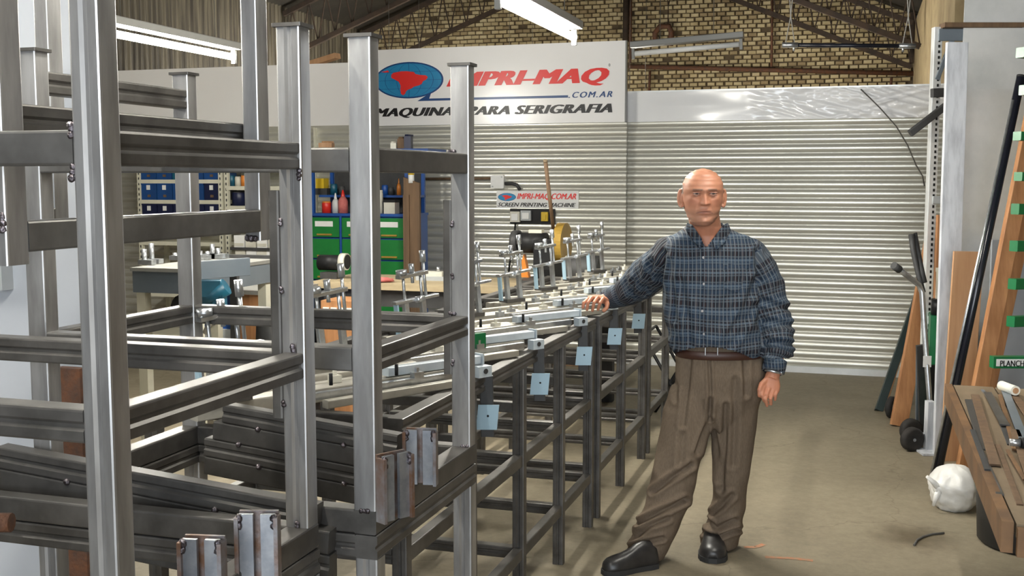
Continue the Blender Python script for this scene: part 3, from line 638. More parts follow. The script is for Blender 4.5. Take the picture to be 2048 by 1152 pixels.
def tower(t, base):
    B = Vector((base.x, base.y, HB + .042)); tl = (UP - AD * .10).normalized()
    g = quick('clamp_base', 'steel_rail', lambda b: b.obox(B + UP * .008, AD * .062, AN * .03, UP * .008), parent=t)
    for s in (-.03, .055):
        c = B + AD * s
        quick('clamp_column', 'zinc', lambda b: b.beam(c + UP * .015, c + tl * .14, .021, .021, side=AD, r=.002), parent=g)
        quick('threaded_rod', 'zinc', lambda b: b.cyl(c + tl * .12, c + tl * .24, .006, n=8), parent=g)
    quick('brace_plate', 'blue_plate', lambda b: b.obox(B - AD * .075 + tl * .07, AD * .004, AN * .012, tl * .06), parent=g)
    quick('lower_crossbar', 'zinc', lambda b: b.beam(B - AD * .085 + tl * .135, B + AD * .13 + tl * .155, .03, .012, r=.002), parent=g)
    quick('upper_crossbar', 'zinc', lambda b: b.beam(B - AD * .055 + tl * .235, B + AD * .085 + tl * .25, .03, .014, r=.002), parent=g)
    quick('knurled_knob', 'zinc', lambda b: b.cyl(B - AD * .035 + tl * .243, B - AD * .035 + tl * .263, .022, n=14), parent=g)
    quick('knurled_knob', 'zinc', lambda b: b.cyl(B + AD * .015 + tl * .25, B + AD * .015 + tl * .285, .011, n=12).cyl(B + AD * .015 + tl * .21, B + AD * .015 + tl * .25, .007, n=8), parent=g)
    quick('crank_rod', 'zinc', lambda b: b.cyl(B + AD * .075 + tl * .145, B + AD * .075 + tl * .30, .006, n=8).cyl(B + AD * .075 + tl * .29, B + AD * .075 + tl * .335, .012, n=12), parent=g)
    quick('clamp_nut', 'zinc', lambda b: b.cyl(B + AD * .01 + tl * .145 + AN * .02, B + AD * .045 + tl * .148 + AN * .02, .013, n=6), parent=g)
labs = ['first clamp arm of the row, at the near end of the long bench', 'second clamp arm from the near end of the long bench', 'third clamp arm on the bench, its clamp seen just left of the rear post', 'fourth clamp arm on the bench, just nearer than the resting hand', 'fifth clamp arm on the bench, under the resting hand', 'sixth clamp arm on the bench, its clamp before the yellow saw', 'seventh clamp arm on the bench, its clamp right of the saw', 'eighth clamp arm on the bench, farthest from the camera']
for k, Z in enumerate((3.62, 4.22, 4.90, 5.52, 6.12, 6.72, 7.30, 7.9)):
    p = BF(Z); arm(Vector((xb, p.y, 0)), labs[k], plate=k < 5, k=k)
bench('long steel bench frame behind the man, its far section', yC_)
# small green and zinc blocks at the near end
q = atH(975, 715, HB)
quick('green_block', 'green', lambda b: b.obox(q + UP * .06 - AD * .05, AD * .03, AN * .014, UP * .035).obox(q + UP * .02 - AD * .05, AD * .045, AN * .02, UP * .012), label='small dark green block lying on the near end of the bench', cat='block')
# folding black stand under the far end
t = thing('folding_stand', 'black crossed-leg folding stand behind the bench posts', 'stand', atH(1300, 880, 0) + Vector((0, .35, 0)))
o = Vector(t.location)
for s in (0, .5):
    quick('leg', 'black', lambda b: b.cyl(o + Vector((-.12, s, 0)), o + Vector((.25, s, .62)), .011, n=8), parent=t); quick('leg', 'black', lambda b: b.cyl(o + Vector((.25, s, 0)), o + Vector((-.12, s, .62)), .011, n=8), parent=t)
quick('cross_tube', 'black', lambda b: b.cyl(o + Vector((.065, 0, .31)), o + Vector((.065, .5, .31)), .009, n=8).cyl(o + Vector((-.12, 0, .62)), o + Vector((-.12, .5, .62)), .009, n=8).cyl(o + Vector((.25, 0, .62)), o + Vector((.25, .5, .62)), .009, n=8), parent=t)
# ================================================================== workshop behind the frames
def R4(x0, x1, y0, y1, Y):            # pixel rectangle -> x0,x1,z0,z1 on the plane Y
    a = atY(x0, y1, Y); c = atY(x1, y0, Y); return a.x, c.x, a.z, c.z
# --- green drawers in a blue cabinet with a hutch on top
YC = YL - .75
x0, x1, _, zc = R4(620, 812, 431, 560, YC)
cab = thing('drawer_cabinet', 'blue steel cabinet of green drawers under the bottle shelves', 'cabinet', ((x0 + x1) / 2, YC + .25, 0))
quick('body', 'blue_cab', lambda b: b.bb(x0, x1, YC + .02, YC + .5, 0, zc - .012).bb(x0, x0 + .02, YC - .004, YC + .02, 0, zc).bb(x1 - .02, x1, YC - .004, YC + .02, 0, zc), parent=cab)
quick('cabinet_top', 'blue_cab', lambda b: b.bb(x0 - .01, x1 + .01, YC - .01, YC + .5, zc - .012, zc + .012), parent=cab)
for i in range(4):
    xx = x0 + (x1 - x0) * i / 3
    if 0 < i < 3: quick('divider', 'blue_cab', lambda b: b.bb(xx - .01, xx + .01, YC - .006, YC + .02, 0, zc - .012), parent=cab)
rh = R4(640, 650, 479, 521, YC); rh = rh[3] - rh[2]
for r in range(6):
    zz = zc - .02 - rh * (r + 1)
    for c in range(3):
        xa = x0 + (x1 - x0) * c / 3 + .014; xz = x0 + (x1 - x0) * (c + 1) / 3 - .014
        d = quick('drawer', 'green_cab', lambda b: b.bb(xa, xz, YC - .006, YC + .3, zz + .012, zz + rh - .006), parent=cab)
        quick('drawer_pull', 'saw_yellow', lambda b: b.bb(xa + .07, xz - .07, YC - .018, YC - .006, zz + rh * .40 - .05, zz + rh * .40 - .035), parent=d)
        if r == 0: quick('label_card', 'white', lambda b: b.bb(xa + .05, xz - .06, YC - .009, YC - .006, zz + rh * .55, zz + rh * .80), parent=d)
hx0, hx1, h1, h2 = R4(624, 812, 391, 432, YC + .1)
zt2 = R4(624, 812, 290, 432, YC)[3]; zm = R4(624, 812, 391, 432, YC + .1)[3]; zm2 = R4(624, 812, 350, 432, YC + .1)[3]
ht = thing('blue_shelf_rack', 'blue steel shelf rack standing on the green drawer cabinet', 'shelf', ((x0 + x1) / 2, YC + .3, zc + .012))
for x in (x0 + .015, x1 - .015):
    for y in (YC + .06, YC + .44): quick('post', 'blue_cab', lambda b: b.bb(x - .015, x + .015, y - .015, y + .015, zc + .012, zt2 - .06), parent=ht)
quick('shelf', 'blue_cab', lambda b: b.bb(x0, x1, YC + .2, YC + .46, zm - .02, zm), parent=ht); quick('shelf', 'blue_cab', lambda b: b.bb(x0, x1 + .2, YC + .02, YC + .46, zt2 - .06, zt2 - .03), parent=ht)
quick('back_panel', 'charcoal', lambda b: b.bb(x0 + .03, x1 - .03, YC + .46, YC + .475, zc + .012, zt2 - .06), parent=ht)
def PX(x, Y): return atY(x, 400, Y).x
def bottle(name, x, w, zb_, zt_, m, label, cat, Y, capm=None, nozzle=False, group='bottles and cans on the cabinet'):
    cx = PX(x, Y); r = w / 2; H = zt_ - zb_; t = thing(name, label, cat, (cx, Y, zb_), group)
    if nozzle:
        quick('bottle_body', m, lambda b: b.lathe((cx, Y, zb_), [(.001, 0), (r, 0), (r, H * .5), (r * .85, H * .6), (r * .4, H * .72), (.001, H * .72)], 16), parent=t)
        quick('nozzle', capm, lambda b: b.lathe((cx, Y, zb_), [(r * .42, H * .70), (r * .36, H * .8), (r * .15, H), (.001, H)], 12), parent=t)
    else:
        quick('can_body', m, lambda b: b.lathe((cx, Y, zb_), [(.001, 0), (r, 0), (r, H * .86), (r * .96, H * .88), (.001, H * .88)], 16), parent=t)
        quick('lid', capm or m, lambda b: b.lathe((cx, Y, zb_), [(r * .9, H * .86), (r * .9, H), (.001, H)], 16), parent=t)
YI = YC + .13; zs = zc + .012
hz = lambda y: atY(700, y, YI).z
bottle('paint_can', 653, .085, zs, hz(403), 'red', 'red paint can at the left on the drawer cabinet', 'can', YI, 'orange')
bottle('squeeze_bottle', 671, .065, zs, hz(386), 'clear_plastic', 'clear bottle with white nozzle beside the red paint can', 'bottle', YI, 'white', True)
bottle('squeeze_bottle', 686, .088, zs, hz(380), 'pink', 'reddish bottle with red-tipped nozzle on the drawer cabinet', 'bottle', YI, 'red', True)
bottle('spray_can', 812, .055, zs, hz(389), 'red', 'slim red spray can at the right end of the drawer cabinet', 'can', YI, 'red')
bottle('tall_can', 760, .055, zs, hz(380), 'offwhite', 'tall cream can on the drawer cabinet, right of the bright post', 'can', YI, 'offwhite')
t = thing('carton', 'grey-beige carton with black lid on the drawer cabinet', 'box', (PX(783, YI), YI, zs), 'cartons on shelves')
quick('carton_body', 'offwhite', lambda b: b.bb(PX(772, YI), PX(794, YI), YI - .05, YI + .05, zs, hz(404)), parent=t); quick('carton_lid', 'black', lambda b: b.bb(PX(771, YI), PX(795, YI), YI - .053, YI + .053, hz(404), hz(399)), parent=t)
YJ = YC + .3
t = thing('carton', 'yellow carton on the middle blue shelf', 'box', (PX(645, YJ), YJ, zm), 'cartons on shelves')
quick('carton_body', 'yellow', lambda b: b.bb(PX(637, YJ), PX(653, YJ), YJ - .05, YJ + .05, zm + .06, zm + .15), parent=t); quick('carton_base', 'charcoal', lambda b: b.bb(PX(636, YJ), PX(660, YJ), YJ - .06, YJ + .06, zm, zm + .06), parent=t)
bottle('glue_bottle', 798, .04, zm, atY(798, 357, YJ).z, 'orange', 'orange glue bottle on the middle blue shelf', 'bottle', YJ, 'orange', True)
for k, (x, w, h_, m, lab) in enumerate(((668, .07, .10, 'teal', 'teal jar on the middle blue shelf'), (684, .06, .08, 'charcoal', 'black jar on the middle blue shelf'), (770, .06, .09, 'blue_cab', 'blue jar on the middle blue shelf'), (782, .05, .07, 'charcoal', 'small dark jar on the middle blue shelf, next to the blue one'))):
    bottle('jar', x, w, zm, zm + h_, m, lab, 'jar', YJ, m)
YK = YC + .15; zk = zt2 - .03
for x, w, h_, m, lab in ((655, .12, .06, 'wood_pale', 'pale wooden offcut on top of the blue rack, at its left'), (790, .05, .05, 'paper', 'crumpled paper on top of the blue rack'), (806, .07, .09, 'plank_brown', 'brown lump on top of the blue rack'), (818, .06, .11, 'navy_bin', 'dark blue box on top of the blue rack')):
    cx = PX(x, YK); t = thing('shelf_clutter', lab, 'offcut', (cx, YK, zk), 'things on top of the blue rack')
    quick('lump', m, lambda b: b.box((cx, YK, zk + h_ / 2), w, .1, h_, .2), parent=t); quick('top_piece', m, lambda b: b.box((cx + w * .1, YK, zk + h_ + .008), w * .6, .08, .016, -.2), parent=t)
# brown plank and glue bottle right of the cabinet
a = atY(831, 556, YC - .05); c = atY(833, 366, YC + .2)
t = thing('brown_plank', 'dark brown plank leaning between the drawer cabinet and the corrugated wall', 'plank', (a.x, a.y, 0))
quick('plank', 'plank_brown', lambda b: b.prism([(-.075, 0), (.075, 0), (.07, c.z), (-.075, c.z + .05)], (a.x, YC - .12, 0), (1, 0, 0), (0, 0, 1), (0, .03, 0)), parent=t)
quick('batten', 'plank_brown', lambda b: b.bb(a.x - .075, a.x - .02, YC - .135, YC - .12, .1, c.z - .1), parent=t)
p = atY(823, 371, YC - .1)
t = thing('glue_bottle', 'yellow-topped white bottle stuck on the brown plank', 'bottle', (p.x, p.y, c.z + .0), 'bottles and cans on the cabinet')
quick('bottle_body', 'white', lambda b: b.cyl((p.x, YC - .105, c.z), (p.x, YC - .105, c.z + .07), .026), parent=t); quick('bottle_cap', 'yellow', lambda b: b.cyl((p.x, YC - .105, c.z + .07), (p.x, YC - .105, c.z + .10), .027), parent=t)
# --- white shelving with blue bins
YSH = YL - .55
def shelving(label, xa, xb_, shelves, ztop):
    A = PX(xa, YSH); B = PX(xb_, YSH); t = thing('shelving_unit', label, 'shelf', ((A + B) / 2, YSH + .2, 0), 'white shelving units')
    for x in (A, B):
        for y in (YSH, YSH + .4):
            pt = quick('upright', 'cream', lambda b: b.bb(x - .02, x + .02, y - .018, y + .018, 0, ztop), parent=t)
            if y == YSH:
                b = MB(); z = .3
                while z < ztop: b.bb(x - .006, x + .006, y - .0195, y - .018, z, z + .025); z += .05
                b.build('slot_row', 'charcoal', parent=pt, kind='stuff')
    for z in shelves: quick('shelf', 'cream', lambda b: b.bb(A, B, YSH - .02, YSH + .42, z - .018, z + .018), parent=t)
    return A, B
sz = lambda y: atY(400, y, YSH).z
SH1 = [sz(y) for y in (320, 363, 404, 446, 488)] + [.15, .55]; SH2 = [sz(y) for y in (330, 376, 415, 460)] + [.15, .55]
A, B = shelving('white slotted shelving unit full of blue bins', 281, 443, SH1, sz(300)); A2, B2 = shelving('white slotted shelving unit right of the blue bins', 455, 575, SH2, sz(300))
def bin_(x0_, x1_, z, h_, m, label, lab=True):
    a_, b__ = PX(x0_, YSH), PX(x1_, YSH); t = thing('storage_bin', label, 'bin', ((a_ + b__) / 2, YSH + .15, z), 'blue bins on the shelving')
    quick('bin_body', m, lambda b: b.bb(a_ + .004, b__ - .004, YSH - .01, YSH + .3, z, z + h_ * .97).bb(a_ + .002, b__ - .002, YSH - .016, YSH + .0, z + h_ * .88, z + h_ * .97), parent=t)
    if lab: quick('label_card', 'white', lambda b: b.bb((a_ + b__) / 2 - .02, (a_ + b__) / 2 + .016, YSH - .018, YSH - .010, z + h_ * .58, z + h_ * .85), parent=t)
    quick('finger_hole', 'plank_brown', lambda b: b.bb((a_ + b__) / 2 - .014, (a_ + b__) / 2 + .02, YSH - .013, YSH - .010, z + h_ * .16, z + h_ * .30), parent=t)
place = ['leftmost', 'second', 'third', 'fourth', 'rightmost']
for r, (yy, ms, nm) in enumerate(((363, ('blue_bin', 'blue_bin', 'teal', 'blue_bin', 'blue_bin'), 'upper row of bins'), (404, ('blue_bin', 'blue_bin', 'blue_bin', 'blue_bin', 'navy_bin'), 'middle row of bins'), (446, ('navy_bin',) * 5, 'lower dark row of bins'))):
    for c in range(5):
        xa = 284 + c * 31.4; bin_(xa, xa + 31, sz(yy) + .018, .165 if r else .16, ms[c], '%s in the %s on the white shelving' % (('dark navy bin, ' if ms[c] == 'navy_bin' else 'teal bin, ' if ms[c] == 'teal' else 'blue bin, ') + place[c], nm), r > 0)
YQ = YSH + .1
for x, w, h_, m, lab in ((464, .075, .10, 'teal', 'teal can on the right-hand white shelving'), (477, .06, .09, 'offwhite', 'grey can on the right-hand white shelving'), (489, .06, .10, 'orange', 'orange can on the right-hand white shelving'), (503, .09, .11, 'navy_bin', 'dark can on the right-hand white shelving, next to the orange one')):
    bottle('tin_can', x, w, sz(376) + .018, sz(376) + .018 + h_, m, lab, 'can', YQ, m, group='cans on the white shelving')
for x, w, h_, m, lab in ((478, .13, .14, 'navy_bin', 'large dark can with orange label on the lower shelf'), (505, .1, .11, 'charcoal', 'black can beside the large dark one on the lower shelf')):
    bottle('tin_can', x, w, sz(415) + .018, sz(415) + .018 + h_, m, lab, 'can', YQ, 'charcoal', group='cans on the white shelving')
# white cartons in two rows
YW = YL - 1.05; zw = lambda y: atY(500, y, YW).z
for row, (ya, yb2, xs_) in enumerate(((471, 495, (466, 489, 512, 535)), (499, 531, (468, 490, 511, 531, 552)))):
    for i, x in enumerate(xs_):
        a_, b__ = PX(x, YW), PX(x + 20, YW)
        lab = '%s white carton in the %s row beside the white shelving' % (('first', 'second', 'third', 'fourth', 'fifth')[i], ('upper', 'lower')[row])
        t = thing('white_carton', lab, 'carton', ((a_ + b__) / 2, YW + .1, zw(yb2)), 'white cartons in two rows')
        quick('carton_body', 'offwhite' if (i + row) % 2 else 'white', lambda b: b.bb(a_, b__, YW, YW + .25, zw(yb2), zw(ya)), parent=t); quick('carton_flap', 'offwhite', lambda b: b.bb(a_ + .004, b__ - .004, YW - .004, YW, zw(yb2) + .01, zw(yb2) + (zw(ya) - zw(yb2)) * .35), parent=t)
t = thing('carton_rack', 'dark two-shelf rack holding the white cartons', 'rack', (PX(515, YW), YW + .2, 0))
for z in (zw(531) - .012, zw(495) - .012): quick('shelf', 'charcoal', lambda b: b.bb(PX(460, YW), PX(575, YW), YW - .02, YW + .4, z - .012, z + .0119), parent=t)
for x in (462, 573): quick('leg', 'charcoal', lambda b: b.bb(PX(x, YW) - .015, PX(x, YW) + .015, YW + .34, YW + .37, 0, zw(471)), parent=t)
# --- long timber workbench in front of the corrugated wall
HW = .90
Yw0 = max(atH(840, 594, HW).y, yC_[-1] + .12); Yw1 = Yw0 + .75; xw0 = atY(618, 590, Yw0).x; xw1 = atY(1192, 580, Yw0).x
wbk = thing('timber_workbench', 'long timber workbench in front of the corrugated wall', 'workbench', ((xw0 + xw1) / 2, (Yw0 + Yw1) / 2, 0))
for i in range(4): quick('top_plank', 'wood_bench', lambda b: b.bb(xw0, xw1, Yw0 + i * .188, Yw0 + i * .188 + .183, HW - .045, HW), parent=wbk) if 'wood_bench' in M else (mat('wood_bench', (.46, .37, .23), (.33, .26, .155), 4, rough=.7, stretch=(.6, 4, 4)), quick('top_plank', 'wood_bench', lambda b: b.bb(xw0, xw1, Yw0 + i * .188, Yw0 + i * .188 + .183, HW - .045, HW), parent=wbk))
quick('apron', 'charcoal', lambda b: b.bb(xw0 + .03, xw1 - .03, Yw0 + .04, Yw0 + .07, HW - .17, HW - .045), parent=wbk)
for x in (xw0 + .06, (xw0 + xw1) / 2, xw1 - .06):
    for y in (Yw0 + .08, Yw1 - .08): quick('leg', 'charcoal', lambda b: b.bb(x - .04, x + .04, y - .04, y + .04, 0, HW - .045), parent=wbk)
quick('lower_shelf', 'plank_brown', lambda b: b.bb(xw0 + .05, xw1 - .05, Yw0 + .1, Yw1 - .05, .35, .38), parent=wbk)
# bench grinder, rag, vise on the workbench
p = Vector((atY(664, 560, Yw0 + .3).x, Yw0 + .3, HW))
t = thing('bench_grinder', 'black bench grinder on the timber workbench', 'grinder', p)
quick('grinder_base', 'charcoal', lambda b: b.bb(p.x - .07, p.x + .07, p.y - .06, p.y + .06, HW, HW + .05), parent=t)
quick('motor', 'black', lambda b: b.cyl(p + Vector((-.10, 0, .12)), p + Vector((.08, 0, .12)), .06, n=18), parent=t)
quick('wheel_guard', 'offwhite', lambda b: b.cyl(p + Vector((.08, 0, .13)), p + Vector((.13, 0, .13)), .065, n=20), parent=t); quick('grinding_wheel', 'black', lambda b: b.cyl(p + Vector((.128, 0, .13)), p + Vector((.135, 0, .13)), .055, n=20), parent=t)
p = Vector((atH(668, 585, HW).x, Yw0 + .12, HW))
quick('red_rag', 'pink', lambda b: b.blob(p + UP * .018, .09, .06, .02, 14, 8, .2), label='crumpled red rag on the workbench below the grinder', cat='rag')
p = Vector((atH(815, 575, HW).x, Yw0 + .42, HW))
t = thing('bench_vise', 'grey steel vise plate block on the workbench', 'vise', p)
quick('vise_base', 'grey_paint', lambda b: b.bb(p.x - .16, p.x + .14, p.y - .08, p.y + .08, HW, HW + .03), parent=t); quick('vise_jaw', 'offwhite', lambda b: b.bb(p.x - .12, p.x + .04, p.y - .05, p.y + .03, HW + .03, HW + .065).bb(p.x + .06, p.x + .13, p.y - .05, p.y + .03, HW + .03, HW + .06), parent=t); quick('vise_screw', 'zinc', lambda b: b.cyl(p + Vector((.0, -.02, .065)), p + Vector((.0, -.02, .10)), .014), parent=t)
# --- cut-off saw
p = Vector((atY(1092, 560, Yw0 + .36).x, Yw0 + .36, HW)); n_ = (RV * .94 - GV * .34); s_ = Vector((-n_.y, n_.x, 0))
sp = Vector((p.x, p.y, HW)); t = thing('cutoff_saw', 'black and yellow cut-off saw with a long lever on the workbench', 'saw', sp)
quick('saw_base', 'charcoal', lambda b: b.obox(sp + UP * .02, n_ * .15, s_ * .22, UP * .02), parent=t)
hc = atZ(1125, 487, (sp - EYE).dot(GV))
hub = hc
half = [(math.cos(a) * .15, math.sin(a) * .15) for a in [math.radians(k) for k in range(-50, 231, 10)]]
g = quick('blade_guard', 'saw_yellow', lambda b: b.prism(half, hub - n_ * .03, s_, UP, n_ * .06, smooth=False), parent=t)
quick('blade', 'steel_dark', lambda b: b.cyl(hub - n_ * .003, hub + n_ * .003, .135, n=28), parent=t)
quick('saw_body', 'black', lambda b: b.prism([(-.15, .03), (.12, .03), (.15, -.20), (.07, -.42), (-.10, -.42), (-.16, -.18)], hub - n_ * .17, s_, UP, n_ * .14), parent=t)
quick('motor', 'black', lambda b: b.cyl(hub - n_ * .12, hub - n_ * .33, .075, n=20), parent=t); quick('motor_cap', 'charcoal', lambda b: b.cyl(hub - n_ * .33, hub - n_ * .38, .09, n=20), parent=t)
quick('warning_plate', 'cream', lambda b: b.obox(hub - n_ * .20 + UP * .085, n_ * .05, s_ * .03, UP * .012), parent=t)
quick('pivot_arm', 'orange', lambda b: b.prism([(-.03, 0), (.06, 0), (.02, .17)], sp - n_ * .20 + UP * .04 + s_ * .02, n_, UP, s_ * .05), parent=t)
lv = atZ(1108, 470, (hub - EYE).dot(GV) - .05); lt = atZ(1091, 324, (hub - EYE).dot(GV) - .2)
quick('lever', 'plank_brown', lambda b: b.cyl(lv, lt, .013, .015, n=10), parent=t); quick('lever_end', 'wood_old', lambda b: b.cyl(lt, lt + (lt - lv).normalized() * .015, .015, n=10), parent=t)
# second dark machine right of the saw
p = Vector((atY(1175, 560, Yw0 + .2).x, Yw0 + .2, HW))
t = thing('dark_motor', 'dark finned motor right of the cut-off saw', 'motor', p)
quick('motor_body', 'charcoal', lambda b: b.cyl(p + Vector((-.14, 0, .12)), p + Vector((.09, 0, .12)), .105, n=20), parent=t); quick('motor_foot', 'black', lambda b: b.bb(p.x - .1, p.x + .08, p.y - .07, p.y + .07, HW, HW + .05), parent=t); quick('motor_ring', 'offwhite', lambda b: b.cyl(p + Vector((-.145, 0, .12)), p + Vector((-.155, 0, .12)), .1, n=20), parent=t)
# --- sockets, junction box, conduit on the corrugated wall
Yk = YL - .035
x0_, x1_, z0_, z1_ = R4(1020, 1110, 418, 447, Yk)
t = thing('wall_sockets', 'black socket panel under the small sign', 'socket panel', ((x0_ + x1_) / 2, Yk, z0_))
quick('backboard', 'black', lambda b: b.bb(x0_, x1_, Yk, Yk + .03, z0_, z1_), parent=t)
for xa, xz, ya, yz, m in ((1022, 1041, 423, 444, 'offwhite'), (1043, 1063, 421, 441, 'grey_paint'), (1084, 1097, 424, 442, 'yellow')):
    r = R4(xa, xz, ya, yz, Yk); sk = quick('socket', m, lambda b: b.bb(r[0], r[1], Yk - .03, Yk, r[2], r[3]), parent=t); quick('socket_flap', 'white' if m != 'yellow' else 'yellow', lambda b: b.bb(r[0] + .015, r[1] - .015, Yk - .04, Yk - .03, r[2] + .015, r[3] - .02), parent=sk)
P = [atY(x, y, Yk - .02) for x, y in ((1031, 446), (1029, 470), (1024, 500), (1019, 530), (1016, 562))]
quick('hanging_cable', 'black', lambda b: b.tube(P, .009, 6), label='thin black cable hanging from the socket panel', cat='cable')
r = R4(984, 1010, 350, 377, Yk); t = thing('junction_box', 'pale grey junction box on the corrugated wall with bent conduit', 'junction box', (r[0], Yk, r[2]))
quick('box_body', 'white', lambda b: b.prism([(u * (r[1] - r[0]) / 2, v * (r[3] - r[2]) / 2) for u, v in ((-1, -.85), (-.85, -1), (.85, -1), (1, -.85), (1, .85), (.85, 1), (-.85, 1), (-1, .85))], ((r[0] + r[1]) / 2, Yk - .04, (r[2] + r[3]) / 2), (1, 0, 0), (0, 0, 1), (0, .07, 0)), parent=t)
for u, v in ((.7, .7), (-.7, -.7)): quick('box_screw', 'grey_paint', lambda b: b.cyl(((r[0] + r[1]) / 2 + u * (r[1] - r[0]) / 2, Yk - .045, (r[2] + r[3]) / 2 + v * (r[3] - r[2]) / 2), ((r[0] + r[1]) / 2 + u * (r[1] - r[0]) / 2, Yk - .04, (r[2] + r[3]) / 2 + v * (r[3] - r[2]) / 2), .007, n=8), parent=t)
P = [atY(x, y, Yk - .01) for x, y in ((1010, 367), (1024, 367), (1034, 370), (1040, 380))]; quick('conduit', 'charcoal', lambda b: b.tube(P, .016, 8), parent=t)
P = [atY(x, y, Yk - .01) for x, y in ((984, 357), (940, 357), (850, 358))]; quick('conduit', 'plank_brown', lambda b: b.tube(P, .012, 8), parent=t)
# timber on top of the banner
zz = atY(690, 126, YL - .02).z + .022; a = Vector((atY(632, 122, YL + .05).x, YL + .05, zz)); c = Vector((atY(680, 112, YL + .05).x, YL + .0, zz + .05))
quick('loose_batten', 'wood_pale', lambda b: b.beam(a - (c - a) * .5, c, .09, .05, r=.003), label='pale timber batten lying on top of the plain banner', cat='batten')
# --- printing machine at the left, seen between the frames
mat('machine_top', (.26, .255, .235), (.20, .20, .185), 5, rough=.5)
Yt = atZ(330, 545, 6.6).y; HT = atY(330, 541, Yt).z
xa, xz = PX(255, Yt), PX(394, Yt)
pm = thing('printing_machine', 'pale grey printing machine table seen between the stacked frames', 'machine', ((xa + xz) / 2, Yt + .6, 0))
quick('table_top', 'machine_top', lambda b: b.bb(xa, xz, Yt, Yt + .95, HT - .01, HT + .012), parent=pm); quick('table_skirt', 'greyblue', lambda b: b.bb(xa + .01, xz - .01, Yt + .01, Yt + .9, HT - .14, HT - .01), parent=pm)
for x in (xa + .05, xz - .06):
    for y in (Yt + .06, Yt + .85): quick('leg', 'cream', lambda b: b.bb(x - .03, x + .03, y - .03, y + .03, 0, HT - .14), parent=pm)
quick('under_motor', 'charcoal', lambda b: b.cyl((xa + .2, Yt + .2, HT - .26), (xa + .45, Yt + .2, HT - .26), .09, n=16), parent=pm)
quick('rear_rail', 'charcoal', lambda b: b.bb(xa, xz, Yt + .9, Yt + .94, HT + .012, HT + .035), parent=pm)
mi = 0
for x, dy, h_ in ((288, .2, .10), (303, .3, .13), (372, .25, .06), (384, .4, .05), (425, .8, .10), (436, .85, .07), (368, .75, .10), (400, .7, .06), (350, .6, .05), (415, .8, .05)):
    cx = atY(x, 500, Yt + dy).x
    if cx > xz: cx = xz - .05 * mi % .3 - .05
    quick('fitting', 'zinc', lambda b: b.cyl((cx, Yt + dy, HT + .012), (cx, Yt + dy, HT + .012 + h_), .016, n=10).box((cx + .02, Yt + dy, HT + .03), .10, .05, .03), parent=pm); mi += 1
# grey-blue slotted arm and teal tool head
a = atZ(392, 541, 6.2); c = atZ(497, 533, 6.5)
t = thing('drilling_tool', 'grey-blue slotted arm with a teal tool head reaching right', 'machine arm', (a.x, a.y, a.z - .3))
quick('arm_plate', 'greyblue', lambda b: b.beam(a, c, .03, .105, r=.003), parent=t)
quick('arm_slot', 'black', lambda b: b.beam(a.lerp(c, .05) - GV * .017 + UP * .012, a.lerp(c, .72) - GV * .017 + UP * .008, .004, .035, r=.001), parent=t)
quick('tool_head', 'teal', lambda b: b.box(a + RV * .06 - UP * .10, .16, .10, .09, .4).cyl(a + RV * .17 - UP * .09, a - RV * .02 - UP * .20, .05, n=12).cyl(a + RV * .02 - UP * .12, a + RV * .10 - UP * .27, .035, n=12).box(a + RV * .13 - UP * .17, .06, .07, .12, .2), parent=t)
quick('tool_spindle', 'zinc', lambda b: b.cyl(a + RV * .12 - UP * .2, a + RV * .04 - UP * .36, .016, n=10), parent=t)
quick('arm_support', 'charcoal', lambda b: b.beam(a.lerp(c, .72) - UP * .05, Vector((a.lerp(c, .68).x, a.lerp(c, .68).y, 0)), .05, .03, r=.003), parent=t)
# white table with blue cupboard and a wooden board behind the frames
Yv = atZ(500, 575, 7.6).y; HV = atY(500, 581, Yv).z; va, vz = PX(350, Yv), PX(552, Yv)
t = thing('blue_counter', 'blue counter with white top and wooden panel behind the stacked frames', 'counter', ((va + vz) / 2, Yv + .3, 0))
quick('counter_top', 'machine_top', lambda b: b.bb(va, vz, Yv, Yv + .6, HV - .03, HV), parent=t); quick('cupboard', 'blue_cab', lambda b: b.bb(va + .03, vz - .03, Yv + .04, Yv + .58, 0, HV - .03), parent=t)
r = R4(474, 524, 583, 690, Yv + .02); quick('wood_panel', 'wood', lambda b: b.bb(r[0], r[1], Yv + .01, Yv + .04, .05, HV - .03), parent=t); r = R4(385, 460, 660, 692, Yv); quick('grey_door', 'grey_paint', lambda b: b.bb(r[0], r[1], Yv + .02, Yv + .04, .05, r[3]), parent=t)
p = atH(520, 560, HV); p = Vector((p.x, Yv + .2, HV))
quick('pen', 'blue_cab', lambda b: b.cyl(p + Vector((-.06, 0, .006)), p + Vector((.05, .02, .006)), .006, n=8).cyl(p + Vector((.05, .02, .006)), p + Vector((.065, .023, .006)), .006, .001, n=8), label='blue pen lying on the white counter top', cat='pen')
p = Vector((atY(548, 600, Yv - .2).x, Yv - .25, 0)); mh = HV - .1
t = thing('black_motor', 'dark rounded motor standing beside the blue counter', 'motor', p)
quick('motor_body', 'charcoal', lambda b: b.cyl(p + UP * .25, p + UP * mh, .12, .09, n=16), parent=t); quick('motor_stand', 'black', lambda b: b.bb(p.x - .1, p.x + .1, p.y - .1, p.y + .1, 0, .25), parent=t)
# crate with pale blocks under the workbench front
Yu = Yw0 - .35; r = R4(642, 702, 603, 628, Yu)
t = thing('parts_crate', 'brown crate of pale blocks in front of the timber workbench', 'crate', ((r[0] + r[1]) / 2, Yu + .15, 0))
quick('crate_body', 'wood', lambda b: b.bb(r[0], r[1], Yu, Yu + .3, 0, r[3]), parent=t)
for i in range(4): quick('block', 'white', lambda b: b.bb(r[0] + .02 + i * .06, r[0] + .065 + i * .06, Yu - .01, Yu, r[2], r[2] + .05), parent=t)
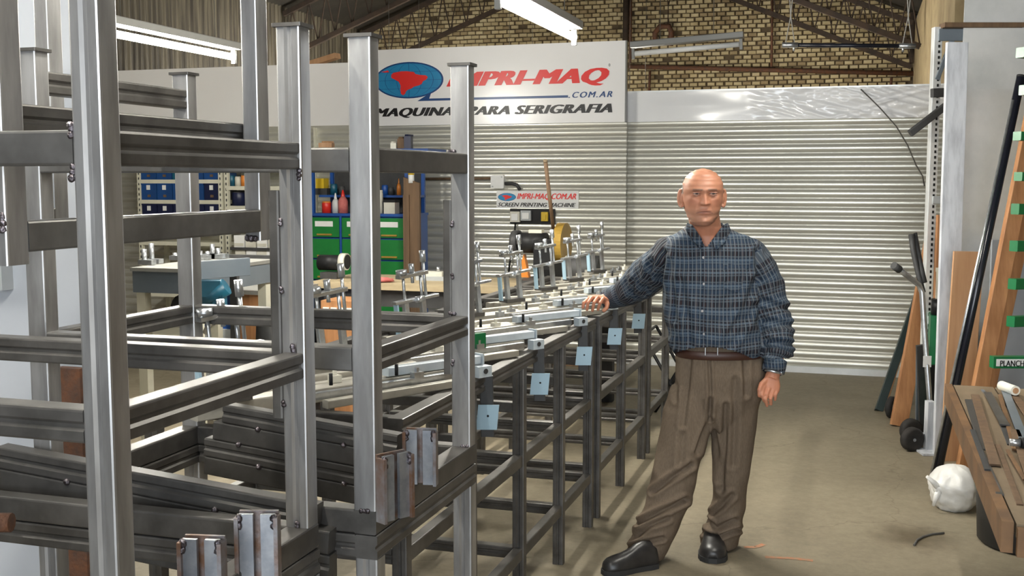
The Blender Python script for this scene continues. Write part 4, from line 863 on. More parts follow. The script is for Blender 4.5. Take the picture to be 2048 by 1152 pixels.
# ================================================================== right side: rack, boards, trolley, table
def lean(name, m, p, q, w, th, label, cat, side=None, group=None, extra=None):
    t = thing(name, label, cat, p, group); quick('board' if w > .06 else 'bar', m, lambda b: b.beam(p, q, w, th, side=side, r=.003), parent=t)
    if extra: extra(t)
    return t
fl = lambda x, y: atH(x, y, 0)
# flat galvanised sheets standing against the rack
zl = 6.95
a = atZ(1926, 178, zl); c = atZ(2160, 178, zl)
quick('galvanised_sheet', 'galv_sheet', lambda b: b.prism([(0, 0), ((c - a).length, 0), ((c - a).length, a.z), (0, a.z)], (a.x, a.y, 0), (c - a).normalized(), UP, GV * .004), label='bright flat galvanised sheet standing behind the timber beams', cat='metal sheet')
a = atZ(1931, -40, zl + .12); c = atZ(2160, -40, zl + .12)
quick('galvanised_sheet', 'galv_sheet', lambda b: b.prism([(0, 0), ((c - a).length, 0), ((c - a).length, a.z), (0, a.z)], (a.x, a.y, 0), (c - a).normalized(), UP, GV * .004), label='taller dull galvanised sheet behind the bright one', cat='metal sheet')
a = atZ(1985, 480, 6.75); c = atZ(2160, 480, 6.75)
quick('grey_partition', 'grey_wall', lambda b: b.prism([(0, 0), ((c - a).length, 0), ((c - a).length, a.z), (0, a.z)], (a.x, a.y, 0), (c - a).normalized(), UP, GV * .02), label='plain grey panel standing behind the green rack arms', cat='panel')
# white board
p = fl(1887, 912); q = atZ(1914, 85, 6.55)
lean('white_board', 'board_white', p, q, .125, .03, 'worn whitewashed plank standing upright by the rack', 'plank', side=RV)
p = fl(1940, 930); q = atZ(1937, 503, 6.35); p.x, p.y = q.x - .03, q.y
lean('plywood_strip', 'wood_pale', Vector((q.x - .03, q.y, 0)), q, .175, .018, 'pale plywood strip in front of the galvanised sheet', 'board', side=RV)
# timber beams
p = fl(1926, 950); q = atZ(2082, 150, 6.35)
lean('timber_beam', 'wood', p, q, .085, .05, 'reddish timber beam leaning beside the black pipe', 'beam', side=RV, group='leaning timber beams')
p = fl(1950, 935); q = atZ(2112, 150, 6.5)
lean('timber_beam', 'wood', p + GV * .06, q, .08, .05, 'reddish timber beam leaning behind the other, nearer the green rack', 'beam', side=RV, group='leaning timber beams')
p = fl(1870, 968); q = atZ(2042, 155, 6.1)
t = thing('black_pipe', 'long black pipe leaning in front of the timber beams', 'pipe', p)
quick('pipe', 'black_gloss', lambda b: b.cyl(p, q, .024, n=16), parent=t); quick('pipe_end', 'black', lambda b: b.cyl(q, q + (q - p).normalized() * .012, .0245, n=16), parent=t)
p = fl(1858, 968); q = atZ(2026, 200, 6.05)
quick('silver_rod', 'zinc', lambda b: b.cyl(p, q, .0075, n=10), label='thin silver rod leaning alongside the black pipe', cat='rod')
# slotted angle rack post with shelf and odd bars
zr = 7.1; p = atZ(1877, 70, zr); pb = atZ(1869, 700, zr)
t = thing('slotted_rack', 'slotted steel angle rack behind the whitewashed plank', 'rack', (p.x, p.y, 0))
quick('upright', 'galv_sheet', lambda b: b.beam((p.x, p.y, 0), (p.x, p.y, p.z + .05), .05, .004, side=RV).beam(Vector((p.x, p.y, 0)) - RV * .025 + GV * .025, Vector((p.x, p.y, p.z + .05)) - RV * .025 + GV * .025, .05, .004, side=GV), parent=t)
b = MB(); z = .5
while z < p.z: b.obox(Vector((p.x, p.y, z)) - GV * .003 + RV * .006, RV * .006, GV * .002, UP * .009); z += .035
b.build('slot_row', 'black', parent=t, kind='stuff')
zz = p.z
quick('shelf_bracket', 'greyblue', lambda b: b.beam(Vector((p.x, p.y, zz)), Vector((p.x, p.y, zz)) + RV * .6, .03, .075), parent=t)
quick('brace', 'greyblue', lambda b: b.beam(Vector((p.x, p.y, zz - .28)) - RV * .0, Vector((p.x, p.y, zz)) + RV * .1, .02, .03), parent=t)
for yy in (400, 640): e = atZ(1870, yy, zr); quick('shelf_bracket', 'grey_paint', lambda b: b.beam(Vector((p.x, p.y, e.z)), Vector((p.x, p.y, e.z)) + RV * .5, .03, .05), parent=t)
e = atZ(1884, 46, zr - .02); quick('brown_board', 'plank_brown', lambda b: b.beam(Vector((e.x, e.y, zz + .055)), Vector((e.x, e.y, zz + .055)) + RV * .5, .1, .03), label='reddish brown board on top of the slotted rack', cat='board')
for (xa, ya), (xc, yc), r, lab in (((1864, 186), (1920, 184), .028, 'thick black bar sticking out of the rack, the higher one'), ((1820, 267), (1900, 205), .022, 'dark bar sticking out of the rack, slanting down')):
    a = atZ(xa, ya, zr - .05); c = atZ(xc, yc, zr - .03); quick('black_bar', 'charcoal', lambda b: b.beam(a, c, r * 1.6, r * 2, r=.006), label=lab, cat='bar', group='bars in the slotted rack')
a = atZ(1876, 640, zr - .1); c = atZ(1883, 430, zr - .06)
lean('timber_offcut', 'wood', Vector((a.x, a.y, 0)), c, .06, .03, 'narrow reddish offcut standing between rack and whitewashed plank', 'board', side=RV)
a = atZ(1858, 720, 6.9); c = atZ(1877, 600, 6.9)
t = thing('green_machine', 'green machine housing partly hidden by the whitewashed plank', 'machine', (c.x, c.y, 0))
quick('housing', 'green', lambda b: b.bb(a.x, c.x + .12, a.y, a.y + .25, .1, c.z - .1), parent=t); quick('motor_top', 'black', lambda b: b.cyl((a.x + .06, a.y + .08, c.z - .1), (a.x + .06, a.y + .08, c.z), .055, n=14), parent=t); quick('stand', 'charcoal', lambda b: b.bb(a.x + .02, c.x + .1, a.y + .03, a.y + .2, 0, .1), parent=t)
a = atZ(1871, 600, 6.98); quick('cream_box', 'cream', lambda b: b.bb(a.x, a.x + .12, a.y, a.y + .1, a.z, a.z + .2).bb(a.x - .004, a.x + .124, a.y - .004, a.y + .104, a.z + .18, a.z + .205), label='small cream box above the green machine', cat='box')
# planks leaning by the far wall
def lean2(name, m, base, top, w, th, label, cat, group='boards leaning by the trolley'): lean(name, m, base, top, w, th, label, cat, side=RV, group=group)
lean2('dark_batten', 'teal_black', fl(1757, 822), atZ(1838, 585, 8.2), .055, .04, 'dark green-black batten leaning left of the timber board', 'batten') if 'teal_black' in M else (mat('teal_black', (.02, .035, .035), (.03, .045, .045), 6, rough=.5), lean2('dark_batten', 'teal_black', fl(1757, 822), atZ(1838, 585, 8.2), .055, .04, 'dark green-black batten leaning left of the timber board', 'batten'))
lean2('pale_batten', 'wood_pale', fl(1772, 800), atZ(1842, 575, 8.1), .03, .03, 'thin pale batten leaning behind the dark one', 'batten')
lean2('timber_board', 'wood', fl(1797, 852), atZ(1868, 470, 7.5), .11, .04, 'reddish timber board leaning behind the trolley', 'board')
lean2('brown_batten', 'plank_brown', fl(1815, 850) + GV * .1, atZ(1864, 560, 7.62), .05, .03, 'brown batten leaning beside the reddish timber board', 'batten')
lean2('grey_board', 'greyblue', fl(1836, 862), atZ(1838, 700, 6.95), .035, .02, 'short grey-blue slat standing between trolley and timber board', 'slat')
lean2('dark_board', 'charcoal', fl(1850, 868), atZ(1843, 690, 6.9), .07, .02, 'short dark slat standing behind the trolley', 'slat')
lean2('black_board', 'black', fl(1866, 880), atZ(1868, 730, 6.85), .05, .02, 'black slat standing between trolley and whitewashed plank', 'slat')
# hand truck
wc = atZ(1827, 881, 6.62)
wc.z = .062
t = thing('hand_truck', 'silver tubular hand truck with black wheels and raised handle', 'hand truck', (wc.x, wc.y, 0))
P = [atZ(x, y, z) for x, y, z in ((1793, 535, 6.75), (1815, 552, 6.8), (1838, 570, 6.85), (1844, 585, 6.85), (1849, 660, 6.78), (1858, 780, 6.7), (1866, 888, 6.62))]
quick('frame_tube', 'zinc', lambda b: b.tube(P, .017, 10), parent=t); quick('handle_grip', 'charcoal', lambda b: b.cyl(P[0] - (P[1] - P[0]).normalized() * .03, P[0] + (P[1] - P[0]).normalized() * .03, .024, n=12), parent=t)
P = [atZ(x, y, z) for x, y, z in ((1846, 585, 6.9), (1836, 545, 6.95), (1826, 500, 6.98), (1822, 470, 7.0), (1829, 467, 7.02), (1835, 500, 7.0), (1843, 540, 6.95), (1849, 565, 6.92))]
quick('rear_handle', 'charcoal', lambda b: b.tube(P, .017, 8), parent=t)
dv = Vector((wc.x, wc.y, 0)).normalized()
for k, dy in enumerate((0, .26)):
    c = wc + dv * dy + UP * .012 - RV * .01 * (dy > 0)
    w = quick('wheel', 'rubber', lambda b: b.lathe(c - RV * .022 + GV * 0, [(.001, 0), (.035, 0), (.058, -.004), (.074, .006), (.074, .038), (.058, .048), (.035, .044), (.001, .044)], 24, axis=(RV * .25 - GV * .97)), parent=t)
    quick('hub', 'zinc', lambda b: b.cyl(c - (RV * .25 - GV * .97) * .0 - RV * .022 + (RV * .25 - GV * .97) * .046, c - RV * .022 + (RV * .25 - GV * .97) * .05, .01, n=12), parent=w)
quick('axle', 'zinc', lambda b: b.cyl(wc + UP * .012, wc + dv * .26 + UP * .012, .009, n=8), parent=t); 
e = atZ(1858, 870, 6.6); quick('toe_plate', 'board_white', lambda b: b.obox(Vector((e.x, e.y, .16)), RV * .022, GV * .03, UP * .15).obox(Vector((e.x, e.y, .008)) - GV * .05, RV * .08, GV * .08, UP * .006), parent=t)
quick('axle_bracket', 'grey_paint', lambda b: b.beam(wc + GV * .06, Vector((e.x, e.y, .12)), .02, .012), parent=t)
e = atZ(1852, 722, 6.74); quick('tag', 'white', lambda b: b.obox(e - GV * .02, RV * .025, GV * .002, UP * .035), parent=t)
c = atZ(1783, 800, 7.55); c.z = .075
t = thing('spare_wheel', 'black wheel standing half hidden behind the leaning boards', 'wheel', (c.x, c.y, 0))
ax = RV * .75 - GV * .66
quick('tyre', 'rubber', lambda b: b.lathe(c, [(.03, -.02), (.055, -.024), (.075, -.012), (.075, .012), (.055, .024), (.03, .02), (.03, -.02)], 24, axis=ax), parent=t); quick('hub', 'zinc', lambda b: b.lathe(c, [(.001, .018), (.012, .018), (.03, .01), (.03, -.01), (.001, -.018)], 16, axis=ax), parent=t)
# green rack with arms and the PLANCH sign
zg = 5.75; up = atZ(2110, 700, zg)
t = thing('green_arm_rack', 'green cantilever rack with stub arms at the right edge', 'rack', (up.x, up.y, 0))
quick('upright', 'green', lambda b: b.beam((up.x, up.y, 0), (up.x, up.y, 2.4), .08, .06, side=RV), parent=t); quick('foot', 'green', lambda b: b.beam(Vector((up.x, up.y, .03)) - RV * .02, Vector((up.x, up.y, .03)) + RV * .5, .08, .06), parent=t)
for x, y, hh in ((2040, 105, .05), (2046, 180, .05), (2034, 272, .045), (2036, 353, .045), (2030, 418, .055), (2027, 492, .055), (2024, 568, .055), (2021, 643, .055)):
    a = atZ(x, y, zg - .15); c = Vector((up.x, up.y, a.z - .01)); quick('arm', 'green', lambda b: b.beam(a, c, .05, hh, r=.004), parent=t)
zp = zg - .35; a = atZ(1987, 737, zp); c = atZ(2075, 714, zp)
t = thing('green_shelf_sign', 'green shelf bar with white label reading PLANCH', 'sign', (a.x, a.y, 0))
ex = (Vector((c.x, c.y, 0)) - Vector((a.x, a.y, 0))); hh = c.z - a.z
quick('bar', 'green', lambda b: b.prism([(0, 0), (ex.length, 0), (ex.length, hh), (0, hh)], a, ex.normalized(), UP, GV * .05), parent=t)
quick('support', 'green', lambda b: b.beam(Vector((c.x, c.y, 0)) + GV * .03, Vector((c.x, c.y, a.z)) + GV * .03, .04, .04), parent=t)
la = a + ex.normalized() * .012 + UP * hh * .2 - GV * .002; le = ex - ex.normalized() * .02
quick('label_card', 'white', lambda b: b.prism([(0, 0), (le.length, 0), (le.length, hh * .62), (0, hh * .62)], la, ex.normalized(), UP, GV * .002), parent=t)
t0 = atZ(2000, 733, zp - .004); t1 = atZ(2049, 721, zp - .004); exx = Vector((t1.x - t0.x, t1.y - t0.y, 0))
text_mesh('lettering', 'PLANCH', 'black_ink', t, 0, 0, 0, 0, 0, 0, .03, ex=exx, ez=UP * (t1.z - t0.z), org=t0)
# --- low timber table with metal offcuts
HT2 = .80; a = atH(1891, 769, HT2); n1 = atH(2008, 1046, HT2); xt0 = (a.x + n1.x) / 2; yt1 = a.y; yt0 = n1.y; WT = .95
tb = thing('offcut_table', 'rough timber table covered with metal offcuts at the right edge', 'table', (xt0 + WT / 2, (yt0 + yt1) / 2, 0))
for i in range(6):
    w = WT / 6; quick('top_plank', 'wood_old', lambda b: b.bb(xt0 + .03 + i * w, xt0 + .03 + (i + 1) * w - .006, yt0 + .004 * (i % 2), yt1 - .01 * (i % 3), HT2 - .035, HT2), parent=tb)
quick('edge_board', 'wood_edge', lambda b: b.bb(xt0 - .004, xt0 + .024, yt0, yt1, HT2 - .075, HT2 + .004), parent=tb)
quick('end_board', 'wood_edge', lambda b: b.bb(xt0 + .03, xt0 + WT, yt0 - .03, yt0 - .005, HT2 - .075, HT2 - .005), parent=tb)
for x in (xt0 + .55, xt0 + WT - .05):
    for y in (yt0 + .3, yt1 - .1): quick('leg', 'wood_old', lambda b: b.bb(x - .04, x + .04, y - .04, y + .04, 0, HT2 - .035), parent=tb)
random.seed(11)
names = ['dark', 'rusty', 'greyish', 'brown', 'dull', 'thin', 'broad', 'short', 'long', 'bent']
mats_ = ['steel_dark', 'rust', 'greyblue', 'wood_old', 'plank_brown', 'zinc', 'charcoal', 'offwhite']
spots = [(1938, 800, 1968, 900), (1950, 790, 1990, 930), (1975, 785, 2010, 850), (1985, 800, 2020, 890), (2000, 790, 2030, 900), (2010, 780, 2048, 880), (1995, 890, 2040, 1010), (2020, 800, 2060, 900), (2030, 860, 2070, 980), (1960, 900, 2000, 990), (1945, 860, 1975, 940), (2015, 900, 2050, 960), (1965, 780, 2000, 820), (2025, 785, 2070, 850)]
txt = ['long dark strip nearest the left edge of the table', 'second metal strip from the left edge of the table', 'short strip near the far end of the table', 'bluish strip in the middle of the far half of the table', 'narrow brown strip in the middle of the table', 'strip near the paper roll', 'broad brown strip in the near half of the table', 'strip at the right near the table middle', 'dark strip at the right in the near half', 'strip next to the left edge in the near half', 'dull strip lying close to the left edge board', 'small strip right of the middle in the near half', 'short dark strip by the far left corner', 'strip at the far right beyond the paper roll']
for k, (x0_, y0_, x1_, y1_) in enumerate(spots):
    lay = .0015 + .0055 * (k % 3)
    p = atH(x0_, y0_, HT2 + lay); q = atH(x1_, y1_, HT2 + lay); w = random.choice((.012, .016, .02, .03)); th = .005
    quick('metal_offcut', ['steel_dark', 'plank_brown', 'steel_rail', 'charcoal', 'wood_edge', 'greyblue', 'plank_brown'][k % 7], lambda b: b.beam(p, q, w, th, r=.001).beam(p.lerp(q, .96), q, w * 1.05, th * 1.15, r=.001), label='metal offcut, ' + txt[k], cat='offcut', group='offcuts on the table')
p = atH(2003, 772, HT2 + .03); q = atH(2046, 788, HT2 + .03); q = p + (q - p).normalized() * .11
t = thing('paper_roll', 'short roll of cream paper on the far end of the offcut table', 'paper roll', p - UP * .03)
quick('roll', 'paper', lambda b: b.cyl(p + UP * .002, q + UP * .002, .019, n=18), parent=t); quick('core', 'wood_pale', lambda b: b.cyl(q + UP * .002, q + UP * .002 + (q - p).normalized() * .002, .012, n=12), parent=t)
p = atH(2040, 905, HT2); t = thing('socket_wrench', 'small black and chrome tool on the offcut table', 'tool', p)
quick('tool_body', 'black', lambda b: b.cyl(p + UP * .03, p + RV * .05 + UP * .03, .018, n=12), parent=t); quick('tool_tip', 'zinc', lambda b: b.cyl(p + UP * .03, p - RV * .03 + GV * .01 + UP * .03, .012, n=12).blob(p + RV * .04 - GV * .05 + UP * .02, .02, .02, .02, 12, 8), parent=t)
# --- knotted white bag
c = atH(1925, 1030, 0); c = c + GV * .11
bg = thing('white_bag', 'knotted white plastic bag on the floor by the table', 'bag', c)
def bagmesh():
    b = MB(); n, m = 60, 36; vs = []
    for j in range(m + 1):
        t_ = math.pi * j / m
        for i in range(n):
            p_ = 2 * math.pi * i / n; f = 1 + .14 * noise.noise((math.cos(p_) * 1.9, math.sin(p_) * 1.9, t_ * 2)) + .12 * (.4 - abs(noise.noise((math.cos(p_) * 3.5 + t_, math.sin(p_) * 3.5, t_ * 2.5)))) + .04 * noise.noise((math.cos(p_) * 10, math.sin(p_) * 10, t_ * 7))
            z = .115 * math.cos(t_); r = .122 * math.sin(t_) ** .85 if 0 < j < m else 0
            z = max(z, -.098)
            v = Vector((r * math.cos(p_) * f, r * math.sin(p_) * f, (z + .098) * (1 + .05 * f)))
            vs.append(c + v)
    fs = [(j * n + i, (j + 1) * n + i, (j + 1) * n + (i + 1) % n, j * n + (i + 1) % n) for j in range(m) for i in range(n)]
    b.add(vs, fs, True); return b
bagmesh().build('bag_body', 'bag', parent=bg)
k0 = c - RV * .10 - GV * .06 + UP * .12
quick('bag_knot', 'bag', lambda b: b.blob(k0, .028, .026, .026, 12, 8, .15), parent=bg)
quick('bag_handle', 'bag', lambda b: b.tube([k0, k0 - RV * .03 + UP * .03 - GV * .01, k0 - RV * .07 + UP * .065 - GV * .015], .012, 8, [.018, .015, .008]).tube([k0, k0 - RV * .02 - UP * .04 - GV * .015, k0 - RV * .03 - UP * .085 - GV * .01], .012, 8, [.018, .014, .008]), parent=bg)
# --- black bin under the table
c = atH(2085, 1105, 0) + GV * .12
bn = thing('black_bin', 'black plastic bin on the floor under the offcut table', 'bin', c)
quick('bin_body', 'black_bin', lambda b: b.lathe(c, [(.001, .0), (.21, 0), (.225, .015), (.25, .5), (.24, .5), (.215, .03), (.001, .03)], 36), parent=bn) if 'black_bin' in M else (mat('black_bin', (.014, .014, .015), (.02, .02, .02), 8, rough=.5), quick('bin_body', 'black_bin', lambda b: b.lathe(c, [(.001, .0), (.21, 0), (.225, .015), (.25, .5), (.24, .5), (.215, .03), (.001, .03)], 36), parent=bn))
quick('bin_rim', 'black_bin', lambda b: b.lathe(c, [(.25, .49), (.262, .495), (.262, .515), (.245, .52), (.24, .5)], 36), parent=bn)
# curled wire on the floor
P = [atH(x, y, .006) for x, y in ((1828, 1090), (1834, 1080), (1846, 1073), (1864, 1068), (1888, 1066))]
quick('curled_wire', 'dark_wire', lambda b: b.tube(P, .005, 6), label='curled piece of wire on the floor near the stain', cat='wire')
# timber scrap under the bench
p = atH(880, 1097, 0) + Vector((0, .35, 0)); quick('wood_scrap', 'wood_old', lambda b: b.box(p + UP * .03, .09, .12, .06, .3).box(p + UP * .065, .05, .1, .01, .5), label='small brown wood scrap on the floor under the bench', cat='offcut')
# ================================================================== the man
def loft(b, rings):
    n = len(rings[0]); vs = [p for r in rings for p in r]
    fs = [(j * n + k, j * n + (k + 1) % n, (j + 1) * n + (k + 1) % n, (j + 1) * n + k) for j in range(len(rings) - 1) for k in range(n)]
    b.add(vs, fs, True); m = len(b.v) - len(vs); l = len(b.v) - n
    b.f += [tuple(m + i for i in reversed(range(n))), tuple(l + i for i in range(n))]; b.sm += [True, True]; return b
def ring(c, rx, ry, ax=None, ay=None, n=28, pw=1.0):
    ax = RV if ax is None else ax; ay = GV if ay is None else ay; out = []
    for i in range(n):
        a = 2 * math.pi * i / n; cx, sy = math.cos(a), math.sin(a)
        out.append(c + ax * (rx * math.copysign(abs(cx) ** pw, cx)) + ay * (ry * math.copysign(abs(sy) ** pw, sy)))
    return out
def remesh(b, voxel, it, fac=.5):
    me = bpy.data.meshes.new('tmp'); me.from_pydata([tuple(v) for v in b.v], [], b.f); o = bpy.data.objects.new('tmp', me); COL.objects.link(o)
    bm_ = bmesh.new(); bm_.from_mesh(me); bmesh.ops.recalc_face_normals(bm_, faces=bm_.faces); bm_.to_mesh(me); bm_.free()
    m1 = o.modifiers.new('r', 'REMESH'); m1.mode = 'VOXEL'; m1.voxel_size = voxel
    if it: m2 = o.modifiers.new('s', 'SMOOTH'); m2.factor = fac; m2.iterations = it
    dg = bpy.context.evaluated_depsgraph_get(); out = bpy.data.meshes.new_from_object(o.evaluated_get(dg))
    bpy.data.objects.remove(o); bpy.data.meshes.remove(me)
    out.materials.clear(); out.polygons.foreach_set('use_smooth', [True] * len(out.polygons)); return out
def finish(me, name, m, parent, org=None, label=None):
    org = ORG[parent.name] if parent is not None else org
    for v in me.vertices: v.co = v.co - org
    me.name = name; o = link_mesh(name, me, m, parent, org)
    if label: o['label'] = label
    return o
PXM = 4.72 / FPX
def C3(x, y, z): return atZ(x, y, z)
ZT = 4.72
FEET = atH(1360, 1140, 0)
# ---------------------------------------------------------------- head (local: x to the right in the picture, y towards the camera, z up)
HC = atZ(1405, 394, 4.62); hs = .119 * 1.0
HX = RV; HY = (-GV * .99 - RV * .06 + UP * .0).normalized(); HX = HY.cross(UP).normalized() * -1 if HY.cross(UP).dot(RV) < 0 else HY.cross(UP).normalized()
HZ = UP
def interp(t, T):
    for (a, x), (b_, y) in zip(T, T[1:]):
        if t <= b_:
            k = (t - a) / (b_ - a); k = k * k * (3 - 2 * k); return x + (y - x) * k
    return T[-1][1]
WID = [(-1.02, .14), (-.97, .29), (-.85, .42), (-.65, .54), (-.4, .63), (-.1, .685), (.2, .71), (.45, .70), (.65, .625), (.82, .48), (.93, .30), (1.0, .06)]
FRO = [(-1.02, .52), (-.95, .68), (-.82, .76), (-.66, .73), (-.5, .79), (-.3, .80), (-.12, .79), (.08, .77), (.26, .86), (.40, .84), (.58, .76), (.76, .60), (.9, .36), (1.0, .04)]
BAC = [(-1.02, .1), (-.9, .0), (-.7, -.22), (-.45, -.5), (-.1, -.72), (.2, -.82), (.45, -.84), (.65, -.75), (.82, -.58), (.93, -.36), (1.0, -.02)]
def g(x, s): return math.exp(-(x / s) ** 2)
def head_pt(z, a):
    w = interp(z, WID); f = interp(z, FRO); k = interp(z, BAC); s, c = math.sin(a), math.cos(a)      # a=0 front
    x = w * math.copysign(abs(s) ** .92, s); mid = (f + k) / 2 if False else .02
    y = mid + (f - mid) * (abs(c) ** .95) if c >= 0 else mid + (k - mid) * (abs(c) ** .85)
    if c > 0:
        ax = abs(x); d = 0
        d -= .13 * g(ax - .28, .135) * g(z - .12, .105)                                     # eye sockets
        d += .055 * g(ax - .26, .2) * g(z - .265, .05)                                      # brow
        nz = max(0, min(1, (.20 - z) / .44)) if z > -.26 else 0
        d += (.05 + .24 * nz) * g(ax, .07 + .045 * nz) * (1 if z < .20 else g(z - .20, .09)) * (1 if z > -.24 else g(z + .24, .045))   # nose
        d += .075 * g(ax - .125, .055) * g(z + .20, .06)                                    # nostril wings
        d += .045 * g(ax - .44, .13) * g(z + .03, .10) - .04 * g(ax - .44, .13) * g(z + .38, .15)      # cheekbones, hollow cheeks
        d += .055 * g(ax, .19) * g(z + .455, .04) - .06 * g(ax, .24) * g(z + .505, .02) + .055 * g(ax, .16) * g(z + .555, .04)      # lips
        d -= .045 * g(ax, .22) * g(z + .655, .05); d += .06 * g(ax, .15) * g(z + .83, .09)      # chin
        d -= .04 * g(ax - (.19 + (-.2 - z) * .33), .035) * g(z + .36, .16)                  # nasolabial folds
        d -= .03 * g(ax - .26, .10) * g(z + .03, .03)                                       # bags under the eyes
        d -= .003 * math.sin(z * 70) * g(z - .52, .12) * g(ax, .4)                          # forehead lines
        y += d
    return Vector((x, y, z))
def H2W(p): return HC + (HX * p.x + HY * p.y + HZ * p.z) * hs
def W2H(v): d = (v - HC) / hs; return Vector((d.dot(HX), d.dot(HY), d.dot(HZ)))
hb = MB(); nz_, na = 84, 96; rings = []
for j in range(nz_ + 1):
    z = -1.02 + 2.02 * j / nz_; rings.append([H2W(head_pt(z, 2 * math.pi * i / na)) for i in range(na)])
loft(hb, rings)
for s in (-1, 1):                                                                         # ears
    e = []
    for k in range(9):
        a = math.radians(-110 + 220 * k / 8); e.append(H2W(Vector((s * (.735 + .07 * math.cos(a)), -.06 - .10 * math.cos(a), -.05 + .30 * math.sin(a) * (1 if a > 0 else .95)))))
    hb.tube(e, .1 * hs, 8, [hs * r for r in (.055, .06, .065, .07, .075, .075, .07, .065, .05)])
    hb.blob(H2W(Vector((s * .72, -.02, -.06))), .045 * hs, .10 * hs, .2 * hs, 12, 8)
    hb.blob(H2W(Vector((s * .725, .02, -.32))), .05 * hs, .06 * hs, .07 * hs, 10, 7)
# neck and body core
nk = H2W(Vector((0, -.1, -.75)))
loft(hb, [ring(H2W(Vector((.02, -.12, -.45))), .066, .07), ring(atZ(1411, 452, 4.69), .066, .070), ring(atZ(1413, 470, 4.71), .076, .074), ring(atZ(1415, 490, 4.73), .10, .092), ring(atZ(1420, 515, 4.735), .12, .098)])
loft(hb, [ring(atZ(1421, 505, 4.735), .12, .088), ring(atZ(1424, 540, 4.735), .15, .095), ring(atZ(1424, 620, 4.735), .14, .09), ring(atZ(1432, 690, 4.74), .13, .08), ring(atZ(1438, 760, 4.75), .15, .085)])
RA = [(1372, 505, 4.74), (1318, 530, 4.85), (1285, 564, 4.97), (1250, 585, 5.04), (1218, 597, 5.09), (1205, 600, 5.08)]
LA = [(1480, 505, 4.73), (1524, 550, 4.74), (1540, 615, 4.73), (1552, 665, 4.70), (1554, 705, 4.66), (1548, 742, 4.63), (1543, 758, 4.62)]
hb.tube([C3(*p) for p in RA], .04, 14, [.03, .045, .043, .038, .029, .027]); hb.tube([C3(*p) for p in LA], .04, 14, [.03, .045, .045, .04, .033, .029, .031])
LL = [(1398, 735, 4.76), (1371, 836, 4.72), (1358, 905, 4.68), (1340, 985, 4.67), (1306, 1085, 4.66), (1296, 1122, 4.66)]; RL = [(1478, 735, 4.76), (1467, 836, 4.74), (1464, 905, 4.73), (1460, 985, 4.76), (1445, 1060, 4.82), (1440, 1105, 4.84)]
hb.tube([C3(*p) for p in LL], .06, 14, [.06, .068, .065, .055, .04, .038]); hb.tube([C3(*p) for p in RL], .06, 14, [.06, .068, .065, .055, .04, .038])
# hands
def finger(pts, r0=.0098, r1=.0072):
    P = [C3(*p) for p in pts]; Q = []
    for a, c in zip(P, P[1:]): Q += [a, a.lerp(c, .5)]
    Q.append(P[-1]); n = len(Q); hb.tube(Q, r0, 10, [r0 + (r1 - r0) * i / (n - 1) for i in range(n)]); hb.blob(P[-1], r1 * 1.02, r1 * 1.02, r1 * 1.05, 10, 7)
def palm(a, c, w, th, wd):
    A = C3(*a); B = C3(*c); d = (B - A).normalized(); wd = (wd - d * wd.dot(d)).normalized(); nn = d.cross(wd)
    loft(hb, [ring(A.lerp(B, t), w * k, th * k2, wd, nn, 18, .8) for t, k, k2 in ((-.12, .62, .95), (.15, .8, 1.05), (.5, .97, 1.05), (.85, 1.0, .95), (1.03, .9, .7))])
palm((1213, 598, 5.09), (1187, 599, 5.00), .040, .015, (RV * .35 + GV * -.2 + UP * .25 + RV * 0).normalized() if False else (GV * .8 + UP * .1))
for pts in (((1206, 597, 4.975), (1200, 606, 4.945), (1196, 619, 4.955)), ((1195, 595, 4.975), (1188, 605, 4.945), (1185, 621, 4.955)), ((1184, 595, 4.985), (1176, 605, 4.955), (1174, 619, 4.96)), ((1176, 598, 5.0), (1167, 606, 4.975), (1166, 615, 4.975))):
    finger(((pts[0][0] + 7, pts[0][1] + 3, pts[0][2] + .03),) + pts)
finger(((1210, 600, 5.03), (1215, 607, 4.99), (1213, 616, 4.975), (1208, 621, 4.97)), .0115, .009)
palm((1545, 752, 4.62), (1540, 783, 4.60), .040, .017, RV)
for pts in (((1526, 778, 4.59), (1524, 791, 4.575), (1528, 801, 4.58)), ((1535, 784, 4.585), (1531, 799, 4.57), (1534, 811, 4.58)), ((1545, 784, 4.59), (1541, 798, 4.575), (1542, 808, 4.585)), ((1554, 779, 4.60), (1551, 790, 4.585), (1550, 799, 4.59))):
    finger(((pts[0][0] + 3, pts[0][1] - 8, pts[0][2] + .01),) + pts)
finger(((1532, 760, 4.61), (1523, 768, 4.595), (1519, 779, 4.585), (1519, 791, 4.585)), .0125, .009)
me = remesh(hb, .0031, 3, .45)
ca = me.attributes.new('tint', 'FLOAT_COLOR', 'POINT')
SK = Vector((.50, .225, .135))
